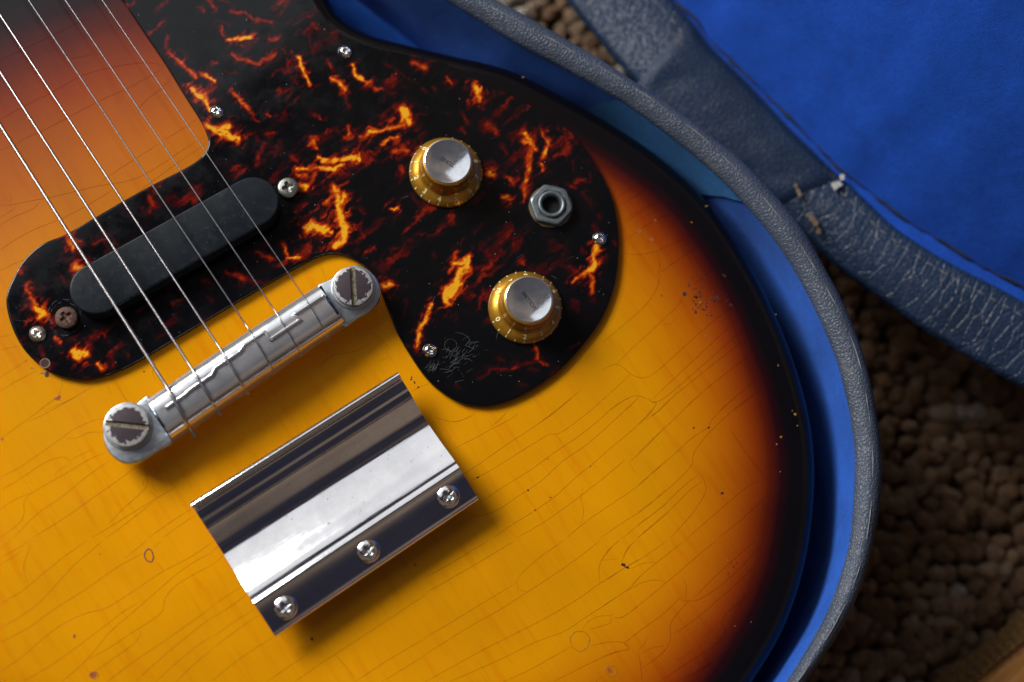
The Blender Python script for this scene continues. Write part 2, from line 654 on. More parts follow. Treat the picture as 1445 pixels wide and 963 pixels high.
body_px = [(455, -25), (478, 22), (520, 48), (570, 62), (620, 74), (650, 81), (691, 90), (733, 104), (795, 136), (857, 171),
           (905, 202), (948, 235), (988, 273), (1024, 318), (1058, 373), (1087, 427), (1111, 482), (1131, 541), (1145, 600),
           (1151, 660), (1149, 720), (1141, 780), (1126, 840), (1102, 900), (1067, 958), (1030, 1010), (950, 1090), (820, 1170), (600, 1230),
           (300, 1250), (0, 1210), (-250, 1100), (-400, 900), (-420, 650), (-330, 430), (-240, 250), (-210, 120), (-200, -20), (-140, -120),
           (0, -170), (200, -180), (380, -130), (430, -80)]
guard_px = [(481, 45), (520, 62), (570, 73), (626, 88), (650, 103), (691, 120), (733, 141), (774, 164), (806, 187), (828, 213),
            (850, 248), (865, 283), (872, 318), (873.5, 350), (870, 390), (860, 426), (845, 457), (820, 491), (790, 522), (754, 548), (723, 564),
            (696, 572), (673, 573), (648, 568), (624, 554), (603, 535), (582, 506), (561, 470), (549, 440), (536, 409), (520, 382), (499, 366),
            (478, 358), (458, 359), (437, 367), (406, 384), (370, 405), (331, 428), (289, 453), (249, 477), (208, 502), (176, 519), (145, 531),
            (116, 536), (89, 532), (69, 525), (50, 511), (31, 490), (17, 463), (9, 434), (9.5, 414), (17, 396), (27, 376), (42, 358), (62, 343),
            (93, 330), (135, 306), (176, 282), (218, 259), (258, 239), (280, 225), (291, 212), (294, 199), (289, 183), (279, 164), (258, 131),
            (231, 87), (200, 41), (173, 0), (130, -62), (200, -100), (330, -95), (400, -65), (432, -20), (455, 18)]

body_out = resample(catmull(Pn(body_px, -4), 8, True), 260, True)
if area2(body_out) < 0:
    body_out = body_out[::-1]
BR = 6.0   # edge round-over radius, mm
# the guard's outline is traced at its own upper surface
guard_out = resample(catmull(Pn(guard_px, 2.2), 6, True), 520, True)
if area2(guard_out) < 0:
    guard_out = guard_out[::-1]

# ------------------------------------------------------------------ carpet and floor (setting)
FLOOR = -88
M_floor = mat_simple('carpet_backing', (.030, .018, .011), .95, 0, 120, .4)
fl = make('floor', [(-1.2, -1.2, FLOOR*MM), (1.2, -1.2, FLOOR*MM), (1.2, 1.2, FLOOR*MM), (-1.2, 1.2, FLOOR*MM)], [(0, 1, 2, 3)], M_floor, None, False)
fl['kind'] = 'structure'

def mat_carpet():
    m, t, b = nt('carpet_wool')
    at = t.nodes.new('ShaderNodeAttribute')
    at.attribute_name = 'tint'
    v = coords(t)
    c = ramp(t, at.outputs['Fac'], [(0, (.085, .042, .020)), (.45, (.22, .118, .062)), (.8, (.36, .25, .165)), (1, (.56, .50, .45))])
    f = ramp(t, tex(t, v, 900, 4, .7), [(.3, .55), (.7, 1.25)])
    t.links.new(mixc(t, 1.0, c, f, 'MULTIPLY'), b.inputs['Base Color'])
    b.inputs['Roughness'].default_value = .9
    b.inputs['Specular IOR Level'].default_value = .05
    b.inputs['Sheen Weight'].default_value = .35
    b.inputs['Sheen Roughness'].default_value = .6
    b.inputs['Sheen Tint'].default_value = (.8, .6, .45, 1)
    wv = t.nodes.new('ShaderNodeTexWave')
    wv.bands_direction = 'DIAGONAL'
    wv.inputs['Scale'].default_value = 230
    wv.inputs['Distortion'].default_value = 9
    wv.inputs['Detail'].default_value = 2
    t.links.new(v, wv.inputs['Vector'])
    t.links.new(bump(t, tex(t, v, 1400, 4, .7), .0009, 1.0, bump(t, wv.outputs['Fac'], .0009, 1.0)), b.inputs['Normal'])
    return m
def carpet():
    bm = bmesh.new()
    bmesh.ops.create_icosphere(bm, subdivisions=3, radius=1)
    bv = np.array([v.co[:] for v in bm.verts])
    bf = np.array([[v.index for v in f.verts] for f in bm.faces])
    bm.free()
    V, Fc, A = [], [], []
    k = 0
    sp = 7.6
    c = [P(650, -60, FLOOR), P(1500, -60, FLOOR), P(1500, 1030, FLOOR), P(900, 1030, FLOOR)]
    x0, x1 = min(p.x for p in c)*1000, max(p.x for p in c)*1000
    y0, y1 = min(p.y for p in c)*1000, max(p.y for p in c)*1000
    y = y0-10
    row = 0
    while y < y1+10:
        x = x0-10+(row % 2)*sp/2
        while x < x1+10:
            xx, yy = x+random.uniform(-1.9, 1.9), y+random.uniform(-1.9, 1.9)
            s = random.uniform(3.3, 5.4)
            a = random.uniform(0, math.pi)
            st = random.uniform(.85, 1.3)
            tilt = random.uniform(-.4, .4)
            q = bv.copy()
            nn = 1+.12*np.sin(q[:, 0]*3+k)*np.cos(q[:, 1]*2.7+k*1.7)+.07*np.sin(q[:, 2]*9+q[:, 0]*4+k*.7)+rng.normal(0, .045, len(q))
            q = q*nn[:, None]*np.array([s*st, s/st, s*1.25])
            q[:, 2] += q[:, 0]*tilt
            ca, sa = math.cos(a), math.sin(a)
            q = np.stack([q[:, 0]*ca-q[:, 1]*sa+xx, q[:, 0]*sa+q[:, 1]*ca+yy, q[:, 2]+FLOOR+2.8+random.uniform(-1.2, 1.6)], 1)*MM
            V.append(q)
            Fc.append(bf+k*len(bv))
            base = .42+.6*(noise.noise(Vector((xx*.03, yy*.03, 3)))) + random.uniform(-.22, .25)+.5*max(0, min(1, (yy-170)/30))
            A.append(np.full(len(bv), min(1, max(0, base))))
            k += 1
            x += sp
        y += sp*.87
        row += 1
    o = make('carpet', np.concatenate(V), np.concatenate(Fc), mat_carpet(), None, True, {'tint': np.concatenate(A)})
    o['kind'] = 'stuff'
    o['label'] = 'nubbly brown looped carpet under the guitar case'
    o['category'] = 'carpet'
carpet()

# ------------------------------------------------------------------ guitar case
case = empty('guitar_case', (0.05, 0.0, (FLOOR+2)*MM), 'open guitar case with dark blue-grey grained vinyl outside and bright blue plush lining', 'guitar case')
M_plush = mat_plush('blue_plush', (.020, .100, .47), .22)
M_plushlid = mat_plush('blue_plush_lid', (.008, .056, .35), .20)
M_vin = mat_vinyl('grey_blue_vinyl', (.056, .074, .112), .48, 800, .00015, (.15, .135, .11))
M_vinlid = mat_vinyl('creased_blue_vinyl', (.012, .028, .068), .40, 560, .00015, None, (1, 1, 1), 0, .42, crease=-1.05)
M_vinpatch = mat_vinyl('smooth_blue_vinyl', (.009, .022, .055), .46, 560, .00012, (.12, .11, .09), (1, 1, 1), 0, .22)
M_teal = mat_plush('teal_cloth_tape', (.028, .165, .42), .2)

rim_in = [(180, -330), (330, -235), (460, -125), (560, -48), (635, 0), (678, 27), (720, 54), (775, 83), (816, 106), (858, 129), (899, 155), (950, 193), (985, 221), (1016, 248),
          (1048, 281), (1079, 316), (1106, 352), (1128, 388), (1148, 426), (1166, 465), (1182, 505), (1193, 544), (1201, 579), (1207, 625), (1209, 670), (1207, 718),
          (1202, 763), (1194, 798), (1180, 840), (1164, 876), (1147, 906), (1128, 937), (1112, 962), (1060, 1030), (960, 1130), (800, 1220), (560, 1290)]
rim_ridge = [(240, -355), (380, -260), (510, -150), (610, -52), (676, 0), (711, 20), (750, 41), (795, 66), (822, 81), (849, 97), (897, 126), (950, 163), (992, 195), (1027, 228),
             (1061, 262), (1092, 297), (1124, 338), (1154, 386), (1172, 418), (1189, 450), (1203, 484), (1214, 519), (1223, 565), (1229, 615), (1231, 665), (1229, 715),
             (1222, 765), (1213, 800), (1200, 838), (1180, 877), (1160, 910), (1140, 940), (1122, 966), (1072, 1040), (970, 1145), (805, 1240), (560, 1315)]
rim_out = [(262, -363), (402, -268), (532, -160), (632, -55), (696, -3), (730, 15), (766, 36), (808, 60), (837, 77), (862, 93), (915, 129), (965, 163), (1007, 194), (1042, 222),
           (1077, 256), (1108, 291), (1140, 333), (1167, 382), (1184, 413), (1201, 450), (1214, 486), (1226, 527), (1235, 570), (1242, 620), (1245, 668), (1242, 718),
           (1233, 765), (1224, 803), (1212, 840), (1195, 875), (1174, 910), (1152, 942), (1132, 970), (1080, 1050), (978, 1158), (808, 1255), (560, 1330)]
NR = 220
ri = resample(catmull(Pn(rim_in, 9), 6), NR)
# match the other two curves by arc length
rr = resample(catmull(Pn(rim_ridge, 12.5), 6), NR)
ro = resample(catmull(Pn(rim_out, 9.5), 6), NR)
def fold(i, z):
    """soft waves in the plush lining"""
    s = i/NR
    zz = (9-z)/50
    return (1.6*math.sin(s*23+zz*2)*zz+1.0*math.sin(s*57+1+zz*5)*zz)*MM
def nrm(p):
    t = np.gradient(p, axis=0)
    t /= np.linalg.norm(t, axis=1)[:, None]
    return np.stack([-t[:, 1], t[:, 0]], 1)
rn = nrm(ri)
sgn = -1 if ((ri[100]+rn[100]*.01)**2).sum() < (ri[100]**2).sum() else 1   # rn*sgn points outwards
rn = rn*sgn
rows = []
for z in (9.4, 8, 5, 1, -4, -9, -15, -22, -30, -38, -44):
    off = np.array([fold(i, z) for i in range(NR)])
    rows.append(z3(ri-rn*(0.15*MM+off[:, None]*.8), z))
lw = rings('wall_lining', rows, M_plush, case, False)
# vinyl rim: inner-top face, ridge, outer face, down the outside
rows = [z3(ri-rn*.2*MM, 7.5), z3(ri-rn*.55*MM, 8.8), z3(ri+rn*.3*MM, 9.9), z3(ri*.65+rr*.35, 11.4), z3(ri*.3+rr*.7, 12.3), z3(rr, 12.6), z3(rr*.6+ro*.4, 12.2),
        z3(rr*.2+ro*.8, 11.0), z3(ro, 9.0), z3(ro+rn*.4*MM, 5), z3(ro+rn*.5*MM, -20), z3(ro+rn*.5*MM, FLOOR+4)]
jit = np.array([[random.uniform(-1, 1) for _ in range(3)] for _ in range(NR)])
k5 = np.ones(7)/7
jit = np.stack([np.convolve(jit[:, j], k5, 'same') for j in range(3)], 1)
rows = [r+jit*np.array([.35, .35, .25])*MM for r in rows]
rimo = rings('rim', rows, M_vin, case, False)
# pale line along the ridge: worn backing threads, plus a highlight painted lower right
M_fray_glint = mat_simple('worn_backing_glint', (.19, .20, .21), .85, 0, 700, .5, .0004)
wl = []
for i in range(18, NR-30):
    p = rr[i]+jit[i, :2]*.35*MM+rn[i]*.1*MM
    wl.append((p[0], p[1], (12.50+.25*jit[i, 2]+.18*math.sin(i*.9))*MM))
tube('worn_glint_line', [wl[i] for i in range(len(wl))], lambda s: max(.05, .17+.06*math.sin(s*97)+.05*math.sin(s*241)+.04*math.sin(s*613))*MM, M_fray_glint, case, 6)
# case bottom lining
bot = np.concatenate([ri, [Pn([(-500, 1300)], 0)[0], Pn([(-500, -400)], 0)[0]]])
make('bottom_lining', z3(bot, -43), [tuple(range(len(bot)))], M_plush, case, False)

# the teal cloth tape glued over a join in the lining
def near(px, py, arr, z):
    q = Pn([(px, py)], z)[0]
    return int(np.argmin(((arr-q)**2).sum(1)))
i0, i1 = near(868, 136, ri, 9), near(1049, 283, ri, 9)
rows = []
zs = [8.6, 4, 0, -6, -12, -18]
for j, z in enumerate(zs):
    a = i0-j*.8
    b_ = i1-j*1.1 if j else i1
    idx = np.linspace(a, b_, 30)
    base = np.stack([np.interp(idx, np.arange(NR), ri[:, k]) for k in range(2)], 1)
    nn = np.stack([np.interp(idx, np.arange(NR), rn[:, k]) for k in range(2)], 1)
    off = np.array([fold(i, z) for i in idx])
    rows.append(z3(base-nn*(.75*MM+off[:, None]*.8), z))
tp = rings('tape_patch', rows, M_teal, case, False)
tp['label'] = 'teal cloth tape on the blue lining'

# lid: vinyl side band, blue plush panel that rises behind it
band_out = [(690, -140), (745, -70), (798, 0), (847, 60), (878, 97), (930, 150), (1000, 212), (1070, 274), (1130, 330), (1185, 380), (1216, 403), (1245, 424), (1276, 446), (1308, 469), (1339, 488),
            (1370, 507), (1400, 524), (1445, 548), (1560, 610), (1700, 680)]
band_in = [(850, -150), (900, -70), (948, 0), (978, 34), (1002, 66), (1043, 106), (1083, 148), (1112, 180), (1138, 205), (1178, 244), (1218, 280), (1260, 320), (1316, 358), (1362, 384), (1400, 403), (1445, 428),
           (1560, 500), (1700, 570)]
seam_px = [(860, -150), (910, -70), (953, 0), (982, 29), (1005, 60), (1046, 100), (1088, 141), (1119, 172), (1142, 195), (1181, 236), (1225, 269), (1269, 305), (1327, 340), (1381, 374), (1443, 406),
           (1560, 470), (1700, 545)]
NL = 120
def zline(a, b, n, pw=1):
    return np.linspace(0, 1, n)**pw*(b-a)+a
def lift(px, za, zb):
    """unproject a curve whose height runs from za to zb"""
    c = resample(catmull(px, 6), NL)
    z = zline(za, zb, NL)
    return np.array([P(c[i, 0], c[i, 1], z[i]) for i in range(NL)])
bo = lift(band_out, -38, -10)
bi = lift(band_in, -29, -2)
se = lift(seam_px, -31, -4)
rows = [bo+np.array([.025, .025, -.030]), bo+np.array([.0009, .0010, -.0012])]
for k in range(0, 11):
    s = k/10
    q = bo*(1-s)+bi*s
    q = q.copy()
    q[:, 2] += (math.sin(s*math.pi)*2.2)*MM
    for i in range(NL):
        q[i, 2] += .7*MM*noise.noise(Vector((i*.16, s*3.1, 2)))*math.sin(s*math.pi)
    rows.append(q)
rows.append(bi+np.array([.0006, .0006, -.0012]))
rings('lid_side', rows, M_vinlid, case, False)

# lid panel, rising up and to the right behind its side band
out_dir = Vector((.60, .66, 0)).normalized()
rows = []
for k in range(0, 26):
    d = (k/25)**1.35*190
    h = -1.5+d*1.35+2.0*(1-math.exp(-d/6.0))
    q = se.copy()
    q += np.array(out_dir)*d*MM
    q[:, 2] += h*MM
    rows.append(q)
lp = rings('lid_lining', rows, M_plushlid, case, False)
# strip of lining between band and seam
rows = [bi+np.array([-.0012, -.0012, -.0012]), (bi+se)/2+np.array([0, 0, -.0010]), se+np.array([.0006, .0006, -.0008])]
rings('lid_lining_margin', rows, M_plushlid, case, False)
# black seam cord, slightly broken
M_cord = mat_simple('black_thread', (.006, .007, .012), .8, 0, 900, .3)
cz = [Vector(se[i])+Vector((.25*math.sin(i*1.7)*MM, .25*math.cos(i*2.3)*MM, (.25+.3*math.sin(i*.9))*MM)) for i in range(8, NL-6)]
tube('seam_cord', cz, lambda s: (.42+.22*math.sin(s*61)+.12*math.sin(s*173))*MM, M_cord, case, 6)
# stitches through the vinyl, set in from its edge
st_me = None
M_stitch = mat_simple('pale_stitch_thread', (.17, .18, .19), .8, 0, 900, .3)
q = bi*.82+bo*.18
L = np.concatenate([[0], np.cumsum(np.linalg.norm(np.diff(q, axis=0), axis=1))])
npos = int(L[-1]/.0052)
for j in range(npos):
    s = (j+.5)/npos*L[-1]
    p = Vector([float(np.interp(s, L, q[:, k])) for k in range(3)])
    p2 = Vector([float(np.interp(s+.001, L, q[:, k])) for k in range(3)])
    px = to_px([(p.x, p.y)], p.z*1000)[0]
    if px[0] > 1500 or px[1] < -30:
        continue
    if st_me is None:
        v, f = [], []
        for a in range(7):
            x = -1.5+a*.5
            r = .26*math.sqrt(max(0.02, 1-(x/1.6)**2))
            for b_ in range(6):
                an = b_*math.pi/3
                v.append((x*MM, r*math.cos(an)*MM, (r*math.sin(an)+.0)*MM))
        f = grid_faces(7, 6, True)+[tuple(range(5, -1, -1)), tuple(range(36, 42))]
        st_me = bpy.data.meshes.new('stitch')
        st_me.from_pydata(v, [], f)
        st_me.materials.append(M_stitch)
        st_me.polygons.foreach_set('use_smooth', [True]*len(f))
    d = p2-p
    lift_z = math.sin(.82*math.pi)*2.2*MM
    link('stitch', st_me, case, p+Vector((0, 0, lift_z+.22*MM)), math.atan2(d.y, d.x)+random.uniform(-.12, .12))
# second layer of vinyl where the hinge strap is sewn on
ia, ib = near(935, 70, bi[:, :2], -34), 0
def band_pt(u, s, up):
    """u index along, s across 0..1"""
    a = np.array([np.interp(u, np.arange(NL), bo[:, k]) for k in range(3)])
    b_ = np.array([np.interp(u, np.arange(NL), bi[:, k]) for k in range(3)])
    r = a*(1-s)+b_*s
    r[2] += (math.sin(s*math.pi)*2.2+up)*MM
    return r
def idx_px(px, py):
    c = to_px(bi[:, :2], -30)
    return int(np.argmin(((c-np.array([px, py]))**2).sum(1)))
def idx_out(px, py):
    c = to_px(bo[:, :2], -38)
    return int(np.argmin(((c-np.array([px, py]))**2).sum(1)))
ua0, ua1 = idx_out(905, 112), idx_px(974, 37)
ub0, ub1 = idx_out(1090, 300), idx_px(1178, 250)
rows = []
for k in range(21):
    s = k/20
    a = ua0*(1-s)+ua1*s
    b_ = ub0*(1-s)+ub1*s
    line = []
    for j in range(40):
        u = a+(b_-a)*j/39
        edge = min(1, (j)/1.5)*min(1, (39-j)/1.5)*min(1, (20-k)/1.2)
        up = 1.35*edge+.5*noise.noise(Vector((u*.33, s*2.8, 7)))*edge+.35*edge*math.exp(-((j-2.2)/1.6)**2)
        line.append(band_pt(u, s*.97+.005, up-.05))
    rows.append(np.array(line))
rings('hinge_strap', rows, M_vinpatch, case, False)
# torn scrap of pale lining on the strap's end and frayed holes
M_scrap = mat_simple('torn_pale_cloth', (.42, .43, .42), .9, 0, 500, .3)
def flake(px, py, z, rx, ry, ang, th, n=11, seed=1):
    rs = random.Random(seed)
    c = P(px, py, z)
    top, low = [], []
    for k in range(n):
        a = 2*math.pi*k/n
        r = rs.uniform(.65, 1.15)
        x, y = rx*r*math.cos(a), ry*r*math.sin(a)
        x, y = x*math.cos(ang)-y*math.sin(ang), x*math.sin(ang)+y*math.cos(ang)
        top.append((c.x+x*.92*MM, c.y+y*.92*MM, c.z+th*MM))
        low.append((c.x+x*MM, c.y+y*MM, c.z))
    v = top+low
    f = [tuple(range(n))]+[(k, k+n, (k+1) % n+n, (k+1) % n) for k in range(n)]
    return v, f
def flakes(name, lst, material, parent):
    V, Fc = [], []
    for i, (px, py, z, rx, ry, ang, th) in enumerate(lst):
        v, f = flake(px, py, z, rx, ry, ang, th, seed=i+3)
        Fc += [tuple(a+len(V) for a in q_) for q_ in f]
        V += v
    return make(name, V, Fc, material, parent, False)
zz = float(bi[idx_px(1178, 255)][2]*1000)+1.6
flakes('torn_cloth_scrap', [(1180, 262, zz, 2.6, 1.7, .5, .5), (1188, 250, zz, 1.6, 1.1, 1.2, .4)], M_scrap, case)
M_bald = mat_simple('bald_tan_patch', (.17, .12, .075), .9, 0, 700, .5)
zz = float(bi[idx_px(1140, 240)][2]*1000)+.2
flakes('bald_patch', [(1127, 272, zz-.3, 1.0, 2.4, .3, .25), (1123, 262, zz, .8, 1.2, .1, .2), (1148, 312, zz-.6, 1.3, 2.6, .5, .25), (1155, 326, zz-1, 1.0, 1.6, .2, .2), (1140, 305, zz-.6, .9, .8, .2, .2)], M_bald, case)

# ------------------------------------------------------------------ guitar
guitar = empty('electric_guitar', (0.0, 0.1, -40*MM), 'sunburst electric guitar with crazed amber top and dark tortoiseshell pickguard lying in the blue case', 'guitar')

def burst_attr(v):
    xy = np.asarray(v)[:, :2]
    d = dist_poly(xy, body_out)*1000
    px = to_px(xy)
    s = .33*px[:, 0]+.94*px[:, 1]
    d2 = 10.2+s*.088
    d = np.where(px[:, 0] < 420, np.minimum(d, d2), d)
    return {'burst': np.clip(d, 0, 60)/60}
plate('body', body_out, 0.0, -38, BR, M_body, guitar, grid=1.15, afun=burst_attr, nb=8)

# flames in the tortoiseshell, traced from the photograph: (tile origin, points, half width px, strength)
FL = []
def fl_(o, pts, w_, s_):
    FL.append((np.array(T(o[0], o[1], pts)), w_, s_))
b0 = (200, 0)
for p_, w_, s_ in [
    ([(60, 230), (110, 180), (150, 140)], 4, .5), ([(165, 240), (150, 320), (190, 380), (230, 420)], 5, .46), ([(190, 380), (300, 460), (370, 515)], 4.5, .72),
    ([(410, 505), (450, 525), (490, 550)], 5, .85), ([(350, 600), (400, 660), (440, 720), (470, 745)], 5.5, .95), ([(600, 85), (700, 90), (770, 140), (890, 150)], 4, .55),
    ([(530, 150), (600, 165)], 4, .36), ([(540, 190), (560, 240)], 3.4, .6), ([(590, 280), (650, 265), (740, 258)], 4.5, .9), ([(680, 258), (730, 258)], 3.5, 1.0),
    ([(860, 265), (920, 265)], 3.6, .62), ([(610, 375), (700, 410), (790, 435), (850, 400), (910, 365)], 4.5, .62), ([(740, 425), (800, 440)], 4, .7),
    ([(480, 420), (515, 430)], 2.8, .55), ([(1055, 385), (1080, 440), (1120, 520), (1145, 580)], 5, .88), ([(1100, 215), (1160, 170), (1205, 205)], 3.4, .45),
    ([(1140, 230), (1160, 360)], 4, .36), ([(985, 400), (1000, 490)], 3.5, .42), ([(1300, 530), (1340, 560), (1380, 605)], 4.4, .86), ([(1270, 425), (1290, 455)], 3.2, .5),
    ([(620, 630), (670, 680), (720, 745)], 4.5, .74), ([(720, 745), (790, 830)], 3.2, .5), ([(850, 770), (885, 795)], 4, .62), ([(845, 920), (900, 905)], 4, .5),
    ([(1170, 790), (1225, 800)], 3.6, .48), ([(1410, 880), (1415, 930)], 3.8, .7), ([(1150, 945), (1200, 950)], 5, .55), ([(440, 0), (480, 30), (515, 65)], 3.5, .55),
    ([(370, 50), (430, 75)], 4, .42), ([(540, 0), (580, 20)], 4, .4), ([(930, 660), (960, 620)], 3.4, .34), ([(1030, 530), (1060, 560)], 5, .34), ([(250, 340), (350, 420)], 3, .3),
    ([(560, 480), (650, 510)], 2.4, .3), ([(950, 340), (980, 370)], 4, .34), ([(1110, 100), (1150, 120)], 5, .26), ([(1360, 600), (1405, 720)], 3, .42), ([(1430, 460), (1445, 500)], 3.4, .6),
    ([(440, 855), (520, 880), (580, 860)], 5.5, .97), ([(480, 880), (560, 930), (660, 950)], 5.5, 1.0), ([(540, 880), (600, 930)], 6.5, 1.0)]:
    fl_(b0, p_, w_, s_)
b1 = (450, 0)
for p_, w_, s_ in [
    ([(220, 450), (250, 510), (290, 545), (330, 565)], 4.6, .85), ([(270, 530), (300, 545)], 4, 1.0), ([(370, 595), (440, 615)], 3.2, .65), ([(440, 615), (520, 635)], 2.5, .36),
    ([(650, 425), (730, 455)], 5.5, .70), ([(440, 440), (500, 465)], 3.6, .34), ([(520, 470), (670, 580)], 2.6, .28), ([(870, 525), (900, 570)], 4.2, .62), ([(1070, 570), (1085, 610), (1085, 660)], 6, .95),
    ([(1115, 590), (1090, 650)], 4, .9), ([(1010, 690), (1020, 715)], 3.2, .55), ([(1030, 650), (1050, 600)], 3, .5), ([(565, 730), (590, 780), (620, 830)], 5.5, .95), ([(575, 740), (560, 820)], 4.5, .85),
    ([(480, 820), (510, 800)], 5, .62), ([(290, 930), (400, 890), (500, 870), (580, 850)], 5, .80), ([(350, 900), (390, 900)], 4.5, .9), ([(200, 860), (210, 910)], 4.4, .66), ([(180, 945), (220, 940)], 4, .6),
    ([(180, 640), (205, 720)], 3, .36), ([(5, 800), (25, 800)], 3.4, .6), ([(120, 880), (140, 920)], 3.4, .34), ([(1150, 850), (1210, 900)], 8, .50), ([(980, 790), (1000, 850)], 4.4, .45), ([(970, 880), (985, 910)], 4, .42),
    ([(1400, 900), (1430, 950)], 5, .8), ([(1180, 610), (1190, 650)], 3.2, .38), ([(640, 780), (730, 780)], 2.6, .34), ([(700, 600), (725, 615)], 3, .4), ([(765, 590), (775, 605)], 2.6, .5), ([(420, 800), (430, 850)], 4, .36)]:
    fl_(b1, p_, w_, s_)
b2 = (200, 150)
for p_, w_, s_ in [
    ([(850, 190), (900, 185)], 4, .5), ([(790, 310), (780, 400)], 5.5, .52), ([(840, 260), (790, 330)], 4, .42), ([(1130, 260), (1170, 240), (1190, 290)], 6, .66), ([(1010, 350), (1060, 370)], 6, .5),
    ([(1060, 420), (1120, 430), (1190, 420)], 7, .78), ([(1060, 460), (1110, 470)], 6, .72), ([(1120, 560), (1180, 470)], 6, .62), ([(1080, 545), (1120, 560)], 5.5, .97), ([(1225, 370), (1300, 380), (1380, 360)], 4.5, .85),
    ([(1210, 420), (1290, 425), (1350, 400)], 4.5, .92), ([(1400, 355), (1440, 350)], 5, 1.0), ([(1310, 560), (1330, 620), (1350, 670)], 8, .95), ([(1260, 650), (1320, 600)], 6, .78), ([(1380, 620), (1350, 680)], 7, .95),
    ([(1340, 660), (1350, 760), (1380, 820)], 7, 1.0), ([(1390, 830), (1380, 900), (1320, 940)], 7.5, .97), ([(1150, 820), (1200, 830), (1240, 850)], 12, 1.03), ([(1260, 860), (1290, 860)], 5, .9),
    ([(60, 620), (90, 660), (60, 720)], 6.5, .50), ([(80, 560), (100, 600)], 5, .42), ([(620, 285), (640, 270)], 4, .28), ([(520, 400), (600, 390)], 5, .2), ([(1200, 250), (1290, 200)], 4, .3), ([(940, 420), (980, 390)], 4, .25),
    ([(770, 210), (790, 240)], 4, .36), ([(1390, 220), (1440, 210)], 4, .56), ([(1330, 160), (1350, 200)], 4, .34)]:
    fl_(b2, p_, w_, s_)
b3 = (450, 150)
for p_, w_, s_ in [
    ([(0, 350), (90, 370), (200, 350)], 4.5, .86), ([(200, 355), (260, 345)], 5.4, 1.0), ([(10, 430), (100, 425), (170, 390)], 5, .88), ([(260, 340), (360, 300)], 3.6, .5), ([(430, 245), (500, 225), (550, 205)], 5, .78),
    ([(440, 245), (480, 235)], 5.5, .8), ([(520, 300), (570, 290), (600, 310)], 7, .66), ([(560, 410), (575, 450)], 5, .55), ([(490, 695), (530, 695)], 4, .95), ([(290, 700), (310, 720)], 3.6, .42), ([(1150, 470), (1190, 460)], 6, .80),
    ([(1290, 500), (1330, 525)], 5, .68), ([(1260, 620), (1300, 635)], 4.5, .85), ([(1400, 240), (1440, 260)], 5.5, .86), ([(1430, 300), (1410, 460), (1395, 560), (1405, 640)], 4.4, .68), ([(280, 830), (290, 890)], 6, .34),
    ([(640, 600), (690, 700)], 6, .30), ([(510, 760), (540, 750)], 5, .26), ([(1240, 290), (1270, 320)], 5, .36), ([(1330, 310), (1390, 350)], 3, .34), ([(380, 390), (500, 340)], 3, .28), ([(620, 905), (640, 925)], 6, .25),
    ([(870, 40), (900, 45)], 2.5, .2), ([(980, 100), (1010, 130)], 4, .42)]:
    fl_(b3, p_, w_, s_)
b4 = (650, 60)
for p_, w_, s_ in [
    ([(430, 690), (470, 680), (510, 720)], 5, .86), ([(480, 720), (470, 820), (440, 950)], 4.6, .72), ([(570, 610), (590, 660), (560, 780)], 4.6, .78), ([(555, 840), (560, 880)], 4.4, .72), ([(540, 590), (550, 560)], 3.4, .36),
    ([(710, 610), (715, 680)], 4, .42), ([(660, 570), (680, 600)], 4, .40), ([(200, 880), (225, 900)], 6, .80), ([(310, 915), (370, 955)], 5, .6), ([(380, 750), (430, 780)], 3, .32), ([(290, 700), (290, 750)], 4, .32),
    ([(760, 800), (770, 870)], 4, .28), ([(780, 955), (830, 940)], 5, .5), ([(870, 900), (880, 950)], 4, .3)]:
    fl_(b4, p_, w_, s_)
b5 = (600, 260)
for p_, w_, s_ in [
    ([(670, 20), (680, 110)], 4.4, .52), ([(550, 85), (575, 105)], 4, .85), ([(210, 470), (200, 540), (160, 610)], 4.2, .66), ([(300, 500), (250, 530), (200, 530)], 5, .92), ([(290, 520), (250, 600), (200, 680)], 6.6, 1.0),
    ([(210, 670), (150, 720), (140, 800)], 7, 1.0), ([(200, 690), (160, 760)], 7, 1.02), ([(240, 640), (235, 710)], 4, .8), ([(45, 820), (15, 900), (0, 950)], 4.2, .8), ([(660, 530), (670, 545)], 5, .58), ([(400, 720), (360, 830)], 3.5, .42),
    ([(1175, 430), (1150, 510), (1120, 590)], 6.2, 1.0), ([(1160, 460), (1130, 550)], 6, 1.0), ([(1120, 590), (1060, 610), (1000, 660)], 4.6, .85), ([(1120, 590), (1130, 680), (1140, 750)], 5.2, .74), ([(960, 560), (1000, 580)], 8, .40), ([(1070, 440), (1090, 460)], 5, .34),
    ([(1000, 790), (1030, 810)], 5, .3), ([(1290, 400), (1300, 410)], 4, .36), ([(1140, 290), (1160, 320)], 6, .34), ([(980, 20), (1030, 20)], 5, .46), ([(1080, 60), (1120, 130)], 7, .25), ([(1180, 200), (1190, 230)], 4, .3), ([(60, 480), (60, 490)], 4, .3), ([(230, 900), (200, 940)], 4, .22)]:
    fl_(b5, p_, w_, s_)
b6 = (520, 400)
